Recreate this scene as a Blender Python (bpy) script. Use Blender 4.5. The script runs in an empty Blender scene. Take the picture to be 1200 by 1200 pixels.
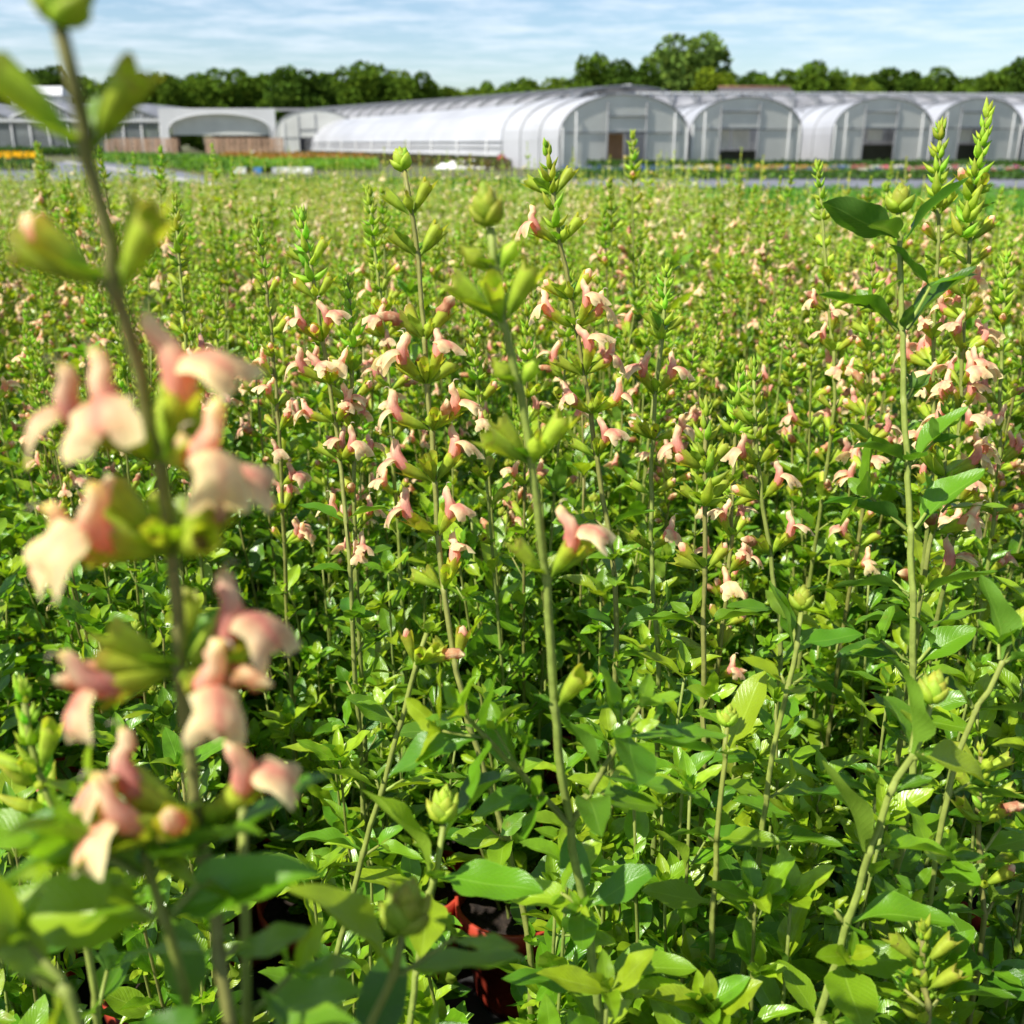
import bpy, math, random
import numpy as np
from mathutils import Vector, Matrix

scene = bpy.context.scene
COL = scene.collection
R = math.radians
V = Vector
rng = random.Random(11)

# ------------------------------------------------------------------ camera
CAM = V((0, 0, 0.9))
PITCH = R(19.8)
FPX = 1200.0
RIGHT, UP, FWD = V((1, 0, 0)), V((0, math.sin(PITCH), math.cos(PITCH))), V((0, math.cos(PITCH), -math.sin(PITCH)))

def ray(px, py):
    return RIGHT * ((px - 600) / FPX) + UP * (-(py - 600) / FPX) + FWD
def at(px, py, d):
    return CAM + ray(px, py) * d
def at_y(px, py, Y):
    r = ray(px, py); return CAM + r * (Y / r.y)
def on_z(px, py, z=0.0):
    r = ray(px, py); return CAM + r * ((z - CAM.z) / r.z)
def project(p):
    q = p - CAM; d = q.dot(FWD)
    return 600 + FPX * q.dot(RIGHT) / d, 600 - FPX * q.dot(UP) / d, d

cam_data = bpy.data.cameras.new('camera'); cam = bpy.data.objects.new('camera', cam_data); COL.objects.link(cam)
cam.location = CAM; cam.rotation_euler = (math.pi / 2 - PITCH, 0, 0)
cam_data.sensor_width = 36; cam_data.lens = 36; cam_data.clip_start = 0.02; cam_data.clip_end = 8000
cam_data.dof.use_dof = True; cam_data.dof.focus_distance = 0.72; cam_data.dof.aperture_fstop = 36 / 3.4
scene.camera = cam

# ------------------------------------------------------------------ light and sky
SUN_DIR = V((-0.80, -0.50, 0)).normalized() * math.cos(R(50)) + V((0, 0, math.sin(R(50))))
sd = bpy.data.lights.new('sun', 'SUN'); sun = bpy.data.objects.new('sun', sd); COL.objects.link(sun)
sd.energy = 5.0; sd.angle = R(0.53); sd.color = (1.0, 0.95, 0.86)
sun.rotation_euler = SUN_DIR.to_track_quat('Z', 'Y').to_euler()

world = bpy.data.worlds.new('World'); scene.world = world; world.use_nodes = True
nt = world.node_tree; nt.nodes.clear()
def N(t, typ, **kw):
    n = t.nodes.new(typ)
    for k, v in kw.items(): setattr(n, k, v)
    return n
out = N(nt, 'ShaderNodeOutputWorld'); bg = N(nt, 'ShaderNodeBackground'); bg.inputs[1].default_value = 0.084
sky = N(nt, 'ShaderNodeTexSky', sky_type='NISHITA'); sky.sun_disc = False
sky.sun_elevation = R(50); sky.sun_rotation = math.atan2(SUN_DIR.x, SUN_DIR.y)
sky.air_density = 1.0; sky.dust_density = 0.6; sky.ozone_density = 4.0
tc = N(nt, 'ShaderNodeTexCoord'); sep = N(nt, 'ShaderNodeSeparateXYZ'); nt.links.new(tc.outputs['Generated'], sep.inputs[0])
zz = N(nt, 'ShaderNodeMath', operation='MAXIMUM'); nt.links.new(sep.outputs[2], zz.inputs[0]); zz.inputs[1].default_value = 0.0
za = N(nt, 'ShaderNodeMath', operation='ADD'); nt.links.new(zz.outputs[0], za.inputs[0]); za.inputs[1].default_value = 0.035
dx = N(nt, 'ShaderNodeMath', operation='DIVIDE'); nt.links.new(sep.outputs[0], dx.inputs[0]); nt.links.new(za.outputs[0], dx.inputs[1])
dy = N(nt, 'ShaderNodeMath', operation='DIVIDE'); nt.links.new(sep.outputs[1], dy.inputs[0]); nt.links.new(za.outputs[0], dy.inputs[1])
cmb = N(nt, 'ShaderNodeCombineXYZ'); nt.links.new(dx.outputs[0], cmb.inputs[0]); nt.links.new(dy.outputs[0], cmb.inputs[1])
mp = N(nt, 'ShaderNodeMapping'); mp.inputs['Scale'].default_value = (1.5, 1.6, 1); mp.inputs['Rotation'].default_value = (0, 0, 0.1)
nt.links.new(cmb.outputs[0], mp.inputs[0])
nz = N(nt, 'ShaderNodeTexNoise'); nz.inputs['Scale'].default_value = 1.0; nz.inputs['Detail'].default_value = 7; nz.inputs['Roughness'].default_value = 0.62
nt.links.new(mp.outputs[0], nz.inputs[0])
cr = N(nt, 'ShaderNodeValToRGB'); cr.color_ramp.elements[0].position = 0.42; cr.color_ramp.elements[1].position = 0.80
nt.links.new(nz.outputs[0], cr.inputs[0])
fade = N(nt, 'ShaderNodeMapRange'); fade.inputs[1].default_value = 0.035; fade.inputs[2].default_value = 0.10; fade.inputs[3].default_value = 0.10; fade.inputs[4].default_value = 0.75
nt.links.new(zz.outputs[0], fade.inputs[0])
mu = N(nt, 'ShaderNodeMath', operation='MULTIPLY'); nt.links.new(cr.outputs[0], mu.inputs[0]); nt.links.new(fade.outputs[0], mu.inputs[1])
mx = N(nt, 'ShaderNodeMixRGB'); nt.links.new(mu.outputs[0], mx.inputs[0]); nt.links.new(sky.outputs[0], mx.inputs[1]); mx.inputs[2].default_value = (7.6, 7.9, 8.6, 1)
nt.links.new(mx.outputs[0], bg.inputs[0]); nt.links.new(bg.outputs[0], out.inputs[0])

scene.view_settings.view_transform = 'Standard'; scene.view_settings.look = 'None'
scene.view_settings.exposure = 0.85; scene.view_settings.gamma = 1.0
scene.render.engine = 'CYCLES'
cy = scene.cycles
cy.use_denoising = True; cy.max_bounces = 7; cy.diffuse_bounces = 3; cy.glossy_bounces = 2; cy.transmission_bounces = 4; cy.transparent_max_bounces = 8
cy.sample_clamp_indirect = 4.0; cy.caustics_reflective = False; cy.caustics_refractive = False

# ------------------------------------------------------------------ materials
def new_mat(name):
    m = bpy.data.materials.new(name); m.use_nodes = True; m.node_tree.nodes.clear()
    o = N(m.node_tree, 'ShaderNodeOutputMaterial'); return m, m.node_tree, o

def plant_mat(name, transl=0.35, rough=0.45, spec=0.4, veins=0, tint=(1.15, 1.1, 0.55), back=1.0, bump=0.0, streak=0):
    """a thin plant tissue: colour attribute x small per-object and noise variation, reflected and transmitted"""
    m, t, o = new_mat(name); L = t.links.new
    at_ = N(t, 'ShaderNodeAttribute', attribute_name='Col')
    oi = N(t, 'ShaderNodeObjectInfo')
    hsv = N(t, 'ShaderNodeHueSaturation')
    mr = N(t, 'ShaderNodeMapRange'); mr.inputs[3].default_value = 0.85; mr.inputs[4].default_value = 1.15; L(oi.outputs['Random'], mr.inputs[0])
    mrh = N(t, 'ShaderNodeMapRange'); mrh.inputs[3].default_value = 0.49; mrh.inputs[4].default_value = 0.508; L(oi.outputs['Random'], mrh.inputs[0])
    L(mr.outputs[0], hsv.inputs['Value']); L(mrh.outputs[0], hsv.inputs['Hue']); L(at_.outputs['Color'], hsv.inputs['Color'])
    tcn = N(t, 'ShaderNodeTexCoord'); no = N(t, 'ShaderNodeTexNoise'); no.inputs['Scale'].default_value = 160; no.inputs['Detail'].default_value = 3
    L(tcn.outputs['Object'], no.inputs[0])
    nr = N(t, 'ShaderNodeMapRange'); nr.inputs[1].default_value = 0.3; nr.inputs[2].default_value = 0.7; nr.inputs[3].default_value = 0.82; nr.inputs[4].default_value = 1.15
    L(no.outputs[0], nr.inputs[0])
    mul = N(t, 'ShaderNodeMixRGB', blend_type='MULTIPLY'); mul.inputs[0].default_value = 1; L(hsv.outputs[0], mul.inputs[1]); L(nr.outputs[0], mul.inputs[2])
    col = mul.outputs[0]; bumph = None
    if veins:
        uv = N(t, 'ShaderNodeUVMap'); s = N(t, 'ShaderNodeSeparateXYZ'); L(uv.outputs[0], s.inputs[0])
        def M(op, a, b=None, c=None):
            n = N(t, 'ShaderNodeMath', operation=op)
            for i, x in enumerate((a, b, c)):
                if x is None: continue
                if isinstance(x, (int, float)): n.inputs[i].default_value = x
                else: L(x, n.inputs[i])
            return n.outputs[0]
        a = M('ABSOLUTE', M('SUBTRACT', s.outputs[1], 0.5))            # 0 at midrib, .5 at margin
        mid = M('SUBTRACT', 1.0, M('MINIMUM', 1.0, M('DIVIDE', a, 0.035)))
        ph = M('MULTIPLY', M('SUBTRACT', s.outputs[0], M('MULTIPLY', a, 0.55)), 44.0)
        side = M('POWER', M('ABSOLUTE', M('COSINE', ph)), 14.0)
        edge = M('MULTIPLY', M('MAXIMUM', 0.0, M('SUBTRACT', a, 0.465)), 24.0)
        vein = M('MINIMUM', 1.0, M('ADD', M('ADD', mid, M('MULTIPLY', side, 0.13)), edge))
        mv = N(t, 'ShaderNodeMixRGB'); L(M('MULTIPLY', vein, 0.55), mv.inputs[0]); L(col, mv.inputs[1])
        li = N(t, 'ShaderNodeMixRGB', blend_type='ADD'); li.inputs[0].default_value = 1; L(col, li.inputs[1]); li.inputs[2].default_value = (0.10, 0.13, 0.035, 1)
        L(li.outputs[0], mv.inputs[2]); col = mv.outputs[0]
        bumph = M('SUBTRACT', M('MULTIPLY', no.outputs[0], 0.5), M('ADD', M('MULTIPLY', side, 0.35), M('MULTIPLY', mid, 0.8)))
    if streak:                                       # fine veins along the petal and pink-cream mottling
        uv = N(t, 'ShaderNodeUVMap'); mpn = N(t, 'ShaderNodeMapping'); mpn.inputs['Scale'].default_value = (2.5, 26, 1); L(uv.outputs[0], mpn.inputs[0])
        n2 = N(t, 'ShaderNodeTexNoise'); n2.inputs['Scale'].default_value = 1.0; n2.inputs['Detail'].default_value = 4; L(mpn.outputs[0], n2.inputs[0])
        n3 = N(t, 'ShaderNodeTexNoise'); n3.inputs['Scale'].default_value = 260; n3.inputs['Detail'].default_value = 4; L(tcn.outputs['Object'], n3.inputs[0])
        r2 = N(t, 'ShaderNodeMapRange'); r2.inputs[1].default_value = 0.48; r2.inputs[2].default_value = 0.72; r2.inputs[4].default_value = 0.55; L(n2.outputs[0], r2.inputs[0])
        m2 = N(t, 'ShaderNodeMixRGB', blend_type='MULTIPLY'); L(r2.outputs[0], m2.inputs[0]); L(col, m2.inputs[1]); m2.inputs[2].default_value = (0.98, 0.70, 0.62, 1)
        r3 = N(t, 'ShaderNodeMapRange'); r3.inputs[1].default_value = 0.52; r3.inputs[2].default_value = 0.75; r3.inputs[4].default_value = 0.6; L(n3.outputs[0], r3.inputs[0])
        m3 = N(t, 'ShaderNodeMixRGB'); L(r3.outputs[0], m3.inputs[0]); L(m2.outputs[0], m3.inputs[1]); m3.inputs[2].default_value = (0.86, 0.74, 0.44, 1); col = m3.outputs[0]; bumph = n2.outputs[0]
    if veins:                                        # a few yellowed or brown flecks
        n4 = N(t, 'ShaderNodeTexNoise'); n4.inputs['Scale'].default_value = 55; n4.inputs['Detail'].default_value = 2; L(tcn.outputs['Object'], n4.inputs[0])
        r4 = N(t, 'ShaderNodeMapRange'); r4.inputs[1].default_value = 0.66; r4.inputs[2].default_value = 0.74; r4.inputs[4].default_value = 0.5; L(n4.outputs[0], r4.inputs[0])
        m4 = N(t, 'ShaderNodeMixRGB'); L(r4.outputs[0], m4.inputs[0]); L(col, m4.inputs[1]); m4.inputs[2].default_value = (0.22, 0.20, 0.03, 1); col = m4.outputs[0]
    geo = N(t, 'ShaderNodeNewGeometry')
    if back != 1.0:
        bk = N(t, 'ShaderNodeMixRGB'); L(geo.outputs['Backfacing'], bk.inputs[0]); L(col, bk.inputs[1])
        pale = N(t, 'ShaderNodeMixRGB'); pale.inputs[0].default_value = 0.22; L(col, pale.inputs[1]); pale.inputs[2].default_value = (0.17, 0.23, 0.10, 1)
        L(pale.outputs[0], bk.inputs[2]); col_front = bk.outputs[0]
    else: col_front = col
    p = N(t, 'ShaderNodeBsdfPrincipled'); L(col_front, p.inputs['Base Color']); p.inputs['Roughness'].default_value = rough
    p.inputs['Specular IOR Level'].default_value = spec
    tr = N(t, 'ShaderNodeBsdfTranslucent')
    tm = N(t, 'ShaderNodeMixRGB', blend_type='MULTIPLY'); tm.inputs[0].default_value = 1; L(col, tm.inputs[1]); tm.inputs[2].default_value = (*[x * 1.6 for x in tint], 1)
    L(tm.outputs[0], tr.inputs[0])
    if bump or veins:
        bp = N(t, 'ShaderNodeBump'); bp.inputs['Strength'].default_value = bump or 0.28; bp.inputs['Distance'].default_value = 0.0012
        L(bumph if bumph is not None else no.outputs[0], bp.inputs['Height']); L(bp.outputs[0], p.inputs['Normal'])
    ms = N(t, 'ShaderNodeMixShader'); ms.inputs[0].default_value = transl; L(p.outputs[0], ms.inputs[1]); L(tr.outputs[0], ms.inputs[2])
    L(ms.outputs[0], o.inputs[0]); return m

M_LEAF = plant_mat('leaf_tissue', 0.34, 0.29, 0.5, veins=1, back=0.5)
M_STEM = plant_mat('stem_skin', 0.10, 0.55, 0.3, bump=0.4)
M_CALYX = plant_mat('calyx_tissue', 0.42, 0.55, 0.3, bump=0.5, tint=(1.1, 1.0, 0.4))
M_PETAL = plant_mat('petal_tissue', 0.42, 0.65, 0.15, tint=(0.70, 0.64, 0.52), streak=1, bump=0.5)

def solid(name, c, rough=0.7, noise=0.0, scale=8.0, c2=None, spec=0.3, transl=0.0, transp=0.0, bump=0.0, metal=0.0, objvar=0.0):
    m, t, o = new_mat(name); L = t.links.new
    p = N(t, 'ShaderNodeBsdfPrincipled'); p.inputs['Roughness'].default_value = rough; p.inputs['Specular IOR Level'].default_value = spec; p.inputs['Metallic'].default_value = metal
    tcn = N(t, 'ShaderNodeTexCoord'); no = N(t, 'ShaderNodeTexNoise'); no.inputs['Scale'].default_value = scale; no.inputs['Detail'].default_value = 6
    L(tcn.outputs['Object'], no.inputs[0])
    r = N(t, 'ShaderNodeValToRGB'); r.color_ramp.elements[0].position = 0.35; r.color_ramp.elements[1].position = 0.65
    c2 = c2 or tuple(x * (1 - noise) for x in c)
    r.color_ramp.elements[0].color = (*c2, 1); r.color_ramp.elements[1].color = (*c, 1); L(no.outputs[0], r.inputs[0])
    col = r.outputs[0]
    if objvar:
        oi = N(t, 'ShaderNodeObjectInfo'); hs = N(t, 'ShaderNodeHueSaturation'); mr = N(t, 'ShaderNodeMapRange'); mr.inputs[3].default_value = 1 - objvar; mr.inputs[4].default_value = 1 + objvar
        L(oi.outputs['Random'], mr.inputs[0]); L(mr.outputs[0], hs.inputs['Value']); L(col, hs.inputs['Color']); col = hs.outputs[0]
    L(col, p.inputs['Base Color'])
    if bump:
        b = N(t, 'ShaderNodeBump'); b.inputs['Strength'].default_value = bump; b.inputs['Distance'].default_value = 0.01; L(no.outputs[0], b.inputs['Height']); L(b.outputs[0], p.inputs['Normal'])
    sh = p.outputs[0]
    if transl:
        tr = N(t, 'ShaderNodeBsdfTranslucent'); L(col, tr.inputs[0]); ms = N(t, 'ShaderNodeMixShader'); ms.inputs[0].default_value = transl
        L(sh, ms.inputs[1]); L(tr.outputs[0], ms.inputs[2]); sh = ms.outputs[0]
    if transp:
        tr = N(t, 'ShaderNodeBsdfTransparent'); ms = N(t, 'ShaderNodeMixShader'); ms.inputs[0].default_value = transp
        L(sh, ms.inputs[1]); L(tr.outputs[0], ms.inputs[2]); sh = ms.outputs[0]
    L(sh, o.inputs[0]); return m

M_POT = solid('red_plastic', (0.36, 0.045, 0.022), 0.42, 0.25, 20, spec=0.4, objvar=0.2)
M_SOIL = solid('peat', (0.035, 0.024, 0.017), 0.95, 0, 90, (0.012, 0.009, 0.007), bump=1.0)
M_CLOTH = solid('woven_ground_cloth', (0.03, 0.03, 0.03), 0.85, 0.4, 40)
M_GROUND = solid('earth', (0.075, 0.10, 0.03), 0.95, 0, 0.35, (0.10, 0.085, 0.05))
M_GREYCLOTH = solid('grey_matting', (0.17, 0.18, 0.21), 0.9, 0, 1.2, (0.10, 0.105, 0.12))
M_CONC = solid('pale_concrete', (0.36, 0.355, 0.34), 0.9, 0.25, 1.5)
M_FILM = solid('white_polythene', (0.50, 0.51, 0.54), 0.35, 0.20, 0.35, spec=0.4, transl=0.25)
M_HAZE = solid('weathered_polythene', (0.82, 0.83, 0.78), 0.45, 0.14, 0.8, spec=0.4, transl=0.42, transp=0.05)
M_ROOFF = solid('dusty_roof_film', (0.36, 0.365, 0.39), 0.5, 0.35, 0.7, spec=0.3, transl=0.25, transp=0.10)
M_TUBE = solid('galvanised_tube', (0.16, 0.17, 0.18), 0.5, 0.15, 3, metal=0.3)
M_PALE = solid('pale_metal', (0.48, 0.49, 0.49), 0.45, 0.1, 3)
M_GLASS = solid('greenhouse_panes', (0.16, 0.18, 0.19), 0.15, 0.3, 0.7, spec=0.7, transp=0.25)
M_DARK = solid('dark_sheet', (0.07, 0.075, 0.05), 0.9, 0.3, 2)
M_WOOD = solid('crate_wood', (0.50, 0.33, 0.22), 0.85, 0.3, 6, objvar=0.15)
M_BOARD = solid('brown_board', (0.30, 0.165, 0.085), 0.8, 0.25, 2)
M_TILE = solid('roof_tile', (0.10, 0.095, 0.10), 0.85, 0.3, 2)
M_BRICK = solid('brick_ridge', (0.26, 0.13, 0.085), 0.9, 0.25, 3)
M_WHITE = solid('white_fleece', (0.78, 0.77, 0.74), 0.85, 0.15, 3)
M_BLUE = solid('blue_plastic', (0.06, 0.20, 0.46), 0.5, 0.2, 5)
M_BARK = solid('bark', (0.09, 0.065, 0.045), 0.95, 0.4, 4)
M_HILL = solid('far_hill', (0.12, 0.16, 0.13), 1.0, 0.25, 0.004)

def crown_mat():
    m, t, o = new_mat('tree_leaves'); L = t.links.new
    a = N(t, 'ShaderNodeAttribute', attribute_name='Col'); oi = N(t, 'ShaderNodeObjectInfo')
    mul = N(t, 'ShaderNodeMixRGB', blend_type='MULTIPLY'); mul.inputs[0].default_value = 1; L(a.outputs['Color'], mul.inputs[1]); L(oi.outputs['Color'], mul.inputs[2])
    d = N(t, 'ShaderNodeBsdfDiffuse'); L(mul.outputs[0], d.inputs[0]); tr = N(t, 'ShaderNodeBsdfTranslucent'); L(mul.outputs[0], tr.inputs[0])
    ms = N(t, 'ShaderNodeMixShader'); ms.inputs[0].default_value = 0.25; L(d.outputs[0], ms.inputs[1]); L(tr.outputs[0], ms.inputs[2]); L(ms.outputs[0], o.inputs[0]); return m
M_CROWN = crown_mat()
PLANT_MATS = [M_LEAF, M_STEM, M_CALYX, M_PETAL]
LEAF, STEM, CALYX, PETAL = 0, 1, 2, 3

# ------------------------------------------------------------------ mesh building
class Tmpl:
    """vertex / face arrays of a small shape"""
    def __init__(s, v, f, mat=0, col=None, uv=None):
        s.v = np.array(v, float).reshape(-1, 3); n = len(s.v)
        s.q = np.array([x for x in f if len(x) == 4], int).reshape(-1, 4)
        s.t = np.array([x for x in f if len(x) == 3], int).reshape(-1, 3)
        s.qm = np.full(len(s.q), mat, int); s.tm = np.full(len(s.t), mat, int)
        s.col = np.array(col if col is not None else np.ones((n, 3)), float).reshape(-1, 3)
        if len(s.col) == 1: s.col = np.repeat(s.col, n, 0)
        s.uv = np.array(uv if uv is not None else np.zeros((n, 2)), float).reshape(-1, 2)

class MB:
    def __init__(s): s.parts = []; s.n = 0
    def add(s, t, M=None, col=None, tint=None):
        v = t.v
        if M is not None:
            A = np.array(M); v = v @ A[:3, :3].T + A[:3, 3]
        c = t.col
        if col is not None: c = np.tile(np.array(col, float), (len(v), 1))
        if tint is not None: c = c * np.array(tint, float)
        s.parts.append((v, t.q + s.n, t.t + s.n, t.qm, t.tm, c, t.uv)); s.n += len(v); return s
    def tmpl(s):
        r = Tmpl([], []); P = s.parts
        if not P: return r
        r.v, r.q, r.t, r.qm, r.tm, r.col, r.uv = [np.concatenate([p[i] for p in P]) for i in range(7)]
        return r
    def mesh(s, name, mats, smooth=True):
        r = s.tmpl(); me = bpy.data.meshes.new(name)
        nv, nq, ntr = len(r.v), len(r.q), len(r.t)
        me.vertices.add(nv); me.vertices.foreach_set('co', r.v.astype(np.float32).ravel())
        li = np.concatenate([r.q.ravel(), r.t.ravel()]).astype(np.int32)
        me.loops.add(len(li)); me.loops.foreach_set('vertex_index', li)
        me.polygons.add(nq + ntr)
        st = np.concatenate([np.arange(nq) * 4, nq * 4 + np.arange(ntr) * 3]).astype(np.int32)
        me.polygons.foreach_set('loop_start', st)
        used = sorted(set(r.qm.tolist()) | set(r.tm.tolist())) or [0]
        remap = {m: i for i, m in enumerate(used)}
        mi = np.array([remap[x] for x in np.concatenate([r.qm, r.tm])], np.int32)
        for u in used: me.materials.append(mats[u])
        me.polygons.foreach_set('material_index', mi)
        me.polygons.foreach_set('use_smooth', np.full(nq + ntr, smooth, bool))
        ca = me.color_attributes.new('Col', 'FLOAT_COLOR', 'POINT')
        ca.data.foreach_set('color', np.concatenate([np.clip(r.col, 0, 1), np.ones((nv, 1))], 1).astype(np.float32).ravel())
        uvl = me.uv_layers.new(name='UVMap'); uvl.data.foreach_set('uv', r.uv[li].astype(np.float32).ravel())
        me.update(calc_edges=True); me.validate(); return me

def obj(name, mesh, parent=None, M=None):
    o = bpy.data.objects.new(name, mesh); COL.objects.link(o)
    if parent is not None: o.parent = parent
    if M is not None: o.matrix_basis = M
    return o
def empty(name, loc, rz=0):
    o = bpy.data.objects.new(name, None); COL.objects.link(o); o.location = loc; o.rotation_euler = (0, 0, rz); o.empty_display_size = 0.05; return o
def tag(o, label=None, cat=None, group=None, kind=None):
    if label: o['label'] = label
    if cat: o['category'] = cat
    if group: o['group'] = group
    if kind: o['kind'] = kind
    return o
def copy_tree(o, parent=None):
    c = o.copy(); COL.objects.link(c)
    if parent is not None: c.parent = parent
    for ch in o.children: copy_tree(ch, c)
    return c

def frame(d, up):
    x = d.normalized(); z = up - x * up.dot(x)
    if z.length < 1e-5: z = V((1, 0, 0)) - x * x.x
    z.normalize(); y = z.cross(x); return x, y, z
def mat_from(o, d, up, s=1.0, sy=None):
    x, y, z = frame(d, up); sy = s if sy is None else sy
    return Matrix(((x.x * s, y.x * sy, z.x * s, o.x), (x.y * s, y.y * sy, z.y * s, o.y), (x.z * s, y.z * sy, z.z * s, o.z), (0, 0, 0, 1)))

def loft(path, radii, k, mat, cols, up=V((0, 0, 1)), cap=True, mod=None):
    """rings of k points round a path; radii (ry, rz) for each ring"""
    vs, fs, cs, uv = [], [], [], []; n = len(path)
    for i, p in enumerate(path):
        d = (path[min(i + 1, n - 1)] - path[max(i - 1, 0)]); x, y, z = frame(d, up)
        ry, rz = radii[i] if isinstance(radii[i], tuple) else (radii[i], radii[i])
        for j in range(k):
            a = 2 * math.pi * j / k; q = p + y * (math.cos(a) * ry) + z * (math.sin(a) * rz)
            c = cols[i]
            if mod: q, c = mod(i, j, q, x, c)
            vs.append(tuple(q)); cs.append(tuple(c)); uv.append((i / max(1, n - 1), j / k))
    for i in range(n - 1):
        for j in range(k):
            a, b = i * k + j, i * k + (j + 1) % k; fs.append((a, b, b + k, a + k))
    if cap:
        vs.append(tuple(path[-1])); cs.append(tuple(cols[-1])); uv.append((1, 0)); t = len(vs) - 1; b = (n - 1) * k
        for j in range(k): fs.append((b + j, b + (j + 1) % k, t))
    return Tmpl(vs, fs, mat, cs, uv)

def smooth_path(pts, n):
    """Catmull-Rom through pts, n segments between each pair"""
    P = [pts[0] * 2 - pts[1]] + list(pts) + [pts[-1] * 2 - pts[-2]]; o = []
    for i in range(1, len(P) - 2):
        a, b, c, d = P[i - 1:i + 3]
        for j in range(n):
            t = j / n
            o.append(0.5 * (2 * b + (c - a) * t + (2 * a - 5 * b + 4 * c - d) * t * t + (3 * b - a - 3 * c + d) * t ** 3))
    o.append(pts[-1]); return o
def lerp(a, b, t): return tuple(x + (y - x) * t for x, y in zip(a, b))

# ------------------------------------------------------------------ leaves
def leaf_tmpl(seed, nx=8, ny=4, width=0.40, fold=0.25, arch=0.25, wave=0.03, crenate=0.0, petiole=0.14):
    r = random.Random(seed); vs, fs, uv = [], [], []
    ph = r.uniform(0, 6.3); tw = r.uniform(-0.4, 0.4)
    for i in range(nx + 1):
        u = i / nx
        if u < petiole: w = 0.035 + 0.02 * u / petiole
        else:
            t = (u - petiole) / (1 - petiole)
            w = width * 0.545 * (math.sin(math.pi * min(1, t ** 0.80)) ** 0.62) * (1.08 - 0.22 * t) + 0.018 * (1 - t)
            if crenate and i % 2: w *= 1 - crenate
        if i == nx: w = 0.008
        cz = arch * (0.45 * u - 0.95 * u * u) + 0.02 * math.sin(u * 7 + ph)
        cx = u - 0.10 * arch * u * u
        for j in range(ny + 1):
            v = j / ny; s = (v - 0.5) * 2
            z = cz + fold * w * abs(s) ** 1.4 + wave * math.sin(u * 13 + ph + (2 if s > 0 else 0)) * abs(s) * (w / (width * 0.5))
            y = w * s * (1 - 0.12 * fold * abs(s))
            a = tw * u * u; y, z = y * math.cos(a) - (z - cz) * math.sin(a), cz + y * math.sin(a) + (z - cz) * math.cos(a)
            vs.append((cx, y, z)); uv.append((u, v))
    for i in range(nx):
        for j in range(ny):
            a = i * (ny + 1) + j; fs.append((a, a + ny + 1, a + ny + 2, a + 1))
    return Tmpl(vs, fs, LEAF, None, uv)

LEAF_HI = [leaf_tmpl(s, 20, 6, w, f, a, wv, 0.03) for s, w, f, a, wv in
           ((1, .44, .25, .25, .02), (2, .40, .45, .35, .03), (3, .48, .20, .15, .025), (4, .38, .6, .45, .03), (5, .42, .15, -.15, .035), (6, .46, .4, .05, .02))]
LEAF_MID = [leaf_tmpl(s, 10, 4, w, f, a, wv, .03) for s, w, f, a, wv in
            ((1, .40, .25, .25, .02), (2, .36, .5, .35, .03), (3, .44, .20, .15, .03), (4, .34, .6, .5, .03), (5, .40, .1, -.15, .04), (6, .42, .4, .05, .02))]
LEAF_LO = [leaf_tmpl(s, 4, 2, w, f, a, wv) for s, w, f, a, wv in ((1, .42, .3, .3, .02), (2, .38, .5, .4, .02), (3, .44, .2, .1, .02))]
LEAF_COLS = [(0.050, 0.145, 0.007), (0.076, 0.195, 0.007), (0.110, 0.248, 0.008), (0.165, 0.308, 0.010), (0.250, 0.370, 0.013)]   # old to young

# ------------------------------------------------------------------ flowers (calyx along +X, hood up +Z)
PINK, DEEP, PALE, CREAM, YEL = (0.83, 0.36, 0.27), (0.76, 0.23, 0.15), (0.86, 0.56, 0.40), (0.88, 0.82, 0.46), (0.85, 0.75, 0.22)
CG, CY, CD = (0.24, 0.40, 0.026), (0.42, 0.54, 0.045), (0.19, 0.26, 0.03)
def calyx(seed, k=10, open_=1.0, L=1.0):
    r = random.Random(seed)
    xs = [0, .002, .0038, .0065, .010, .0135, .0152]; rs = [.0007, .0008, .0016, .0023, .0029, .0035 * open_, .0037 * open_]
    xs = [x * 1.22 for x in xs]; rs = [q * 1.15 for q in rs]
    path = [V((x * L, 0, 0.0008 * math.sin(x * 100))) for x in xs]
    def mod(i, j, q, x, c):
        if i == len(xs) - 1:
            tooth = (0.0035 if j % (k // 2) == k // 4 else 0.0) + (0.0012 if j % 2 else -0.001); q = q + x * tooth
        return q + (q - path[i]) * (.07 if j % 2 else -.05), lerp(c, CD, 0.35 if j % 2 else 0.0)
    cols = [CG, CG, lerp(CG, CY, .3), lerp(CG, CY, .6), CY, CY, lerp(CY, (0.36, 0.26, 0.07), .5 + .3 * r.random())]
    return loft(path, rs, k, CALYX, cols, cap=False, mod=mod)
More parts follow.
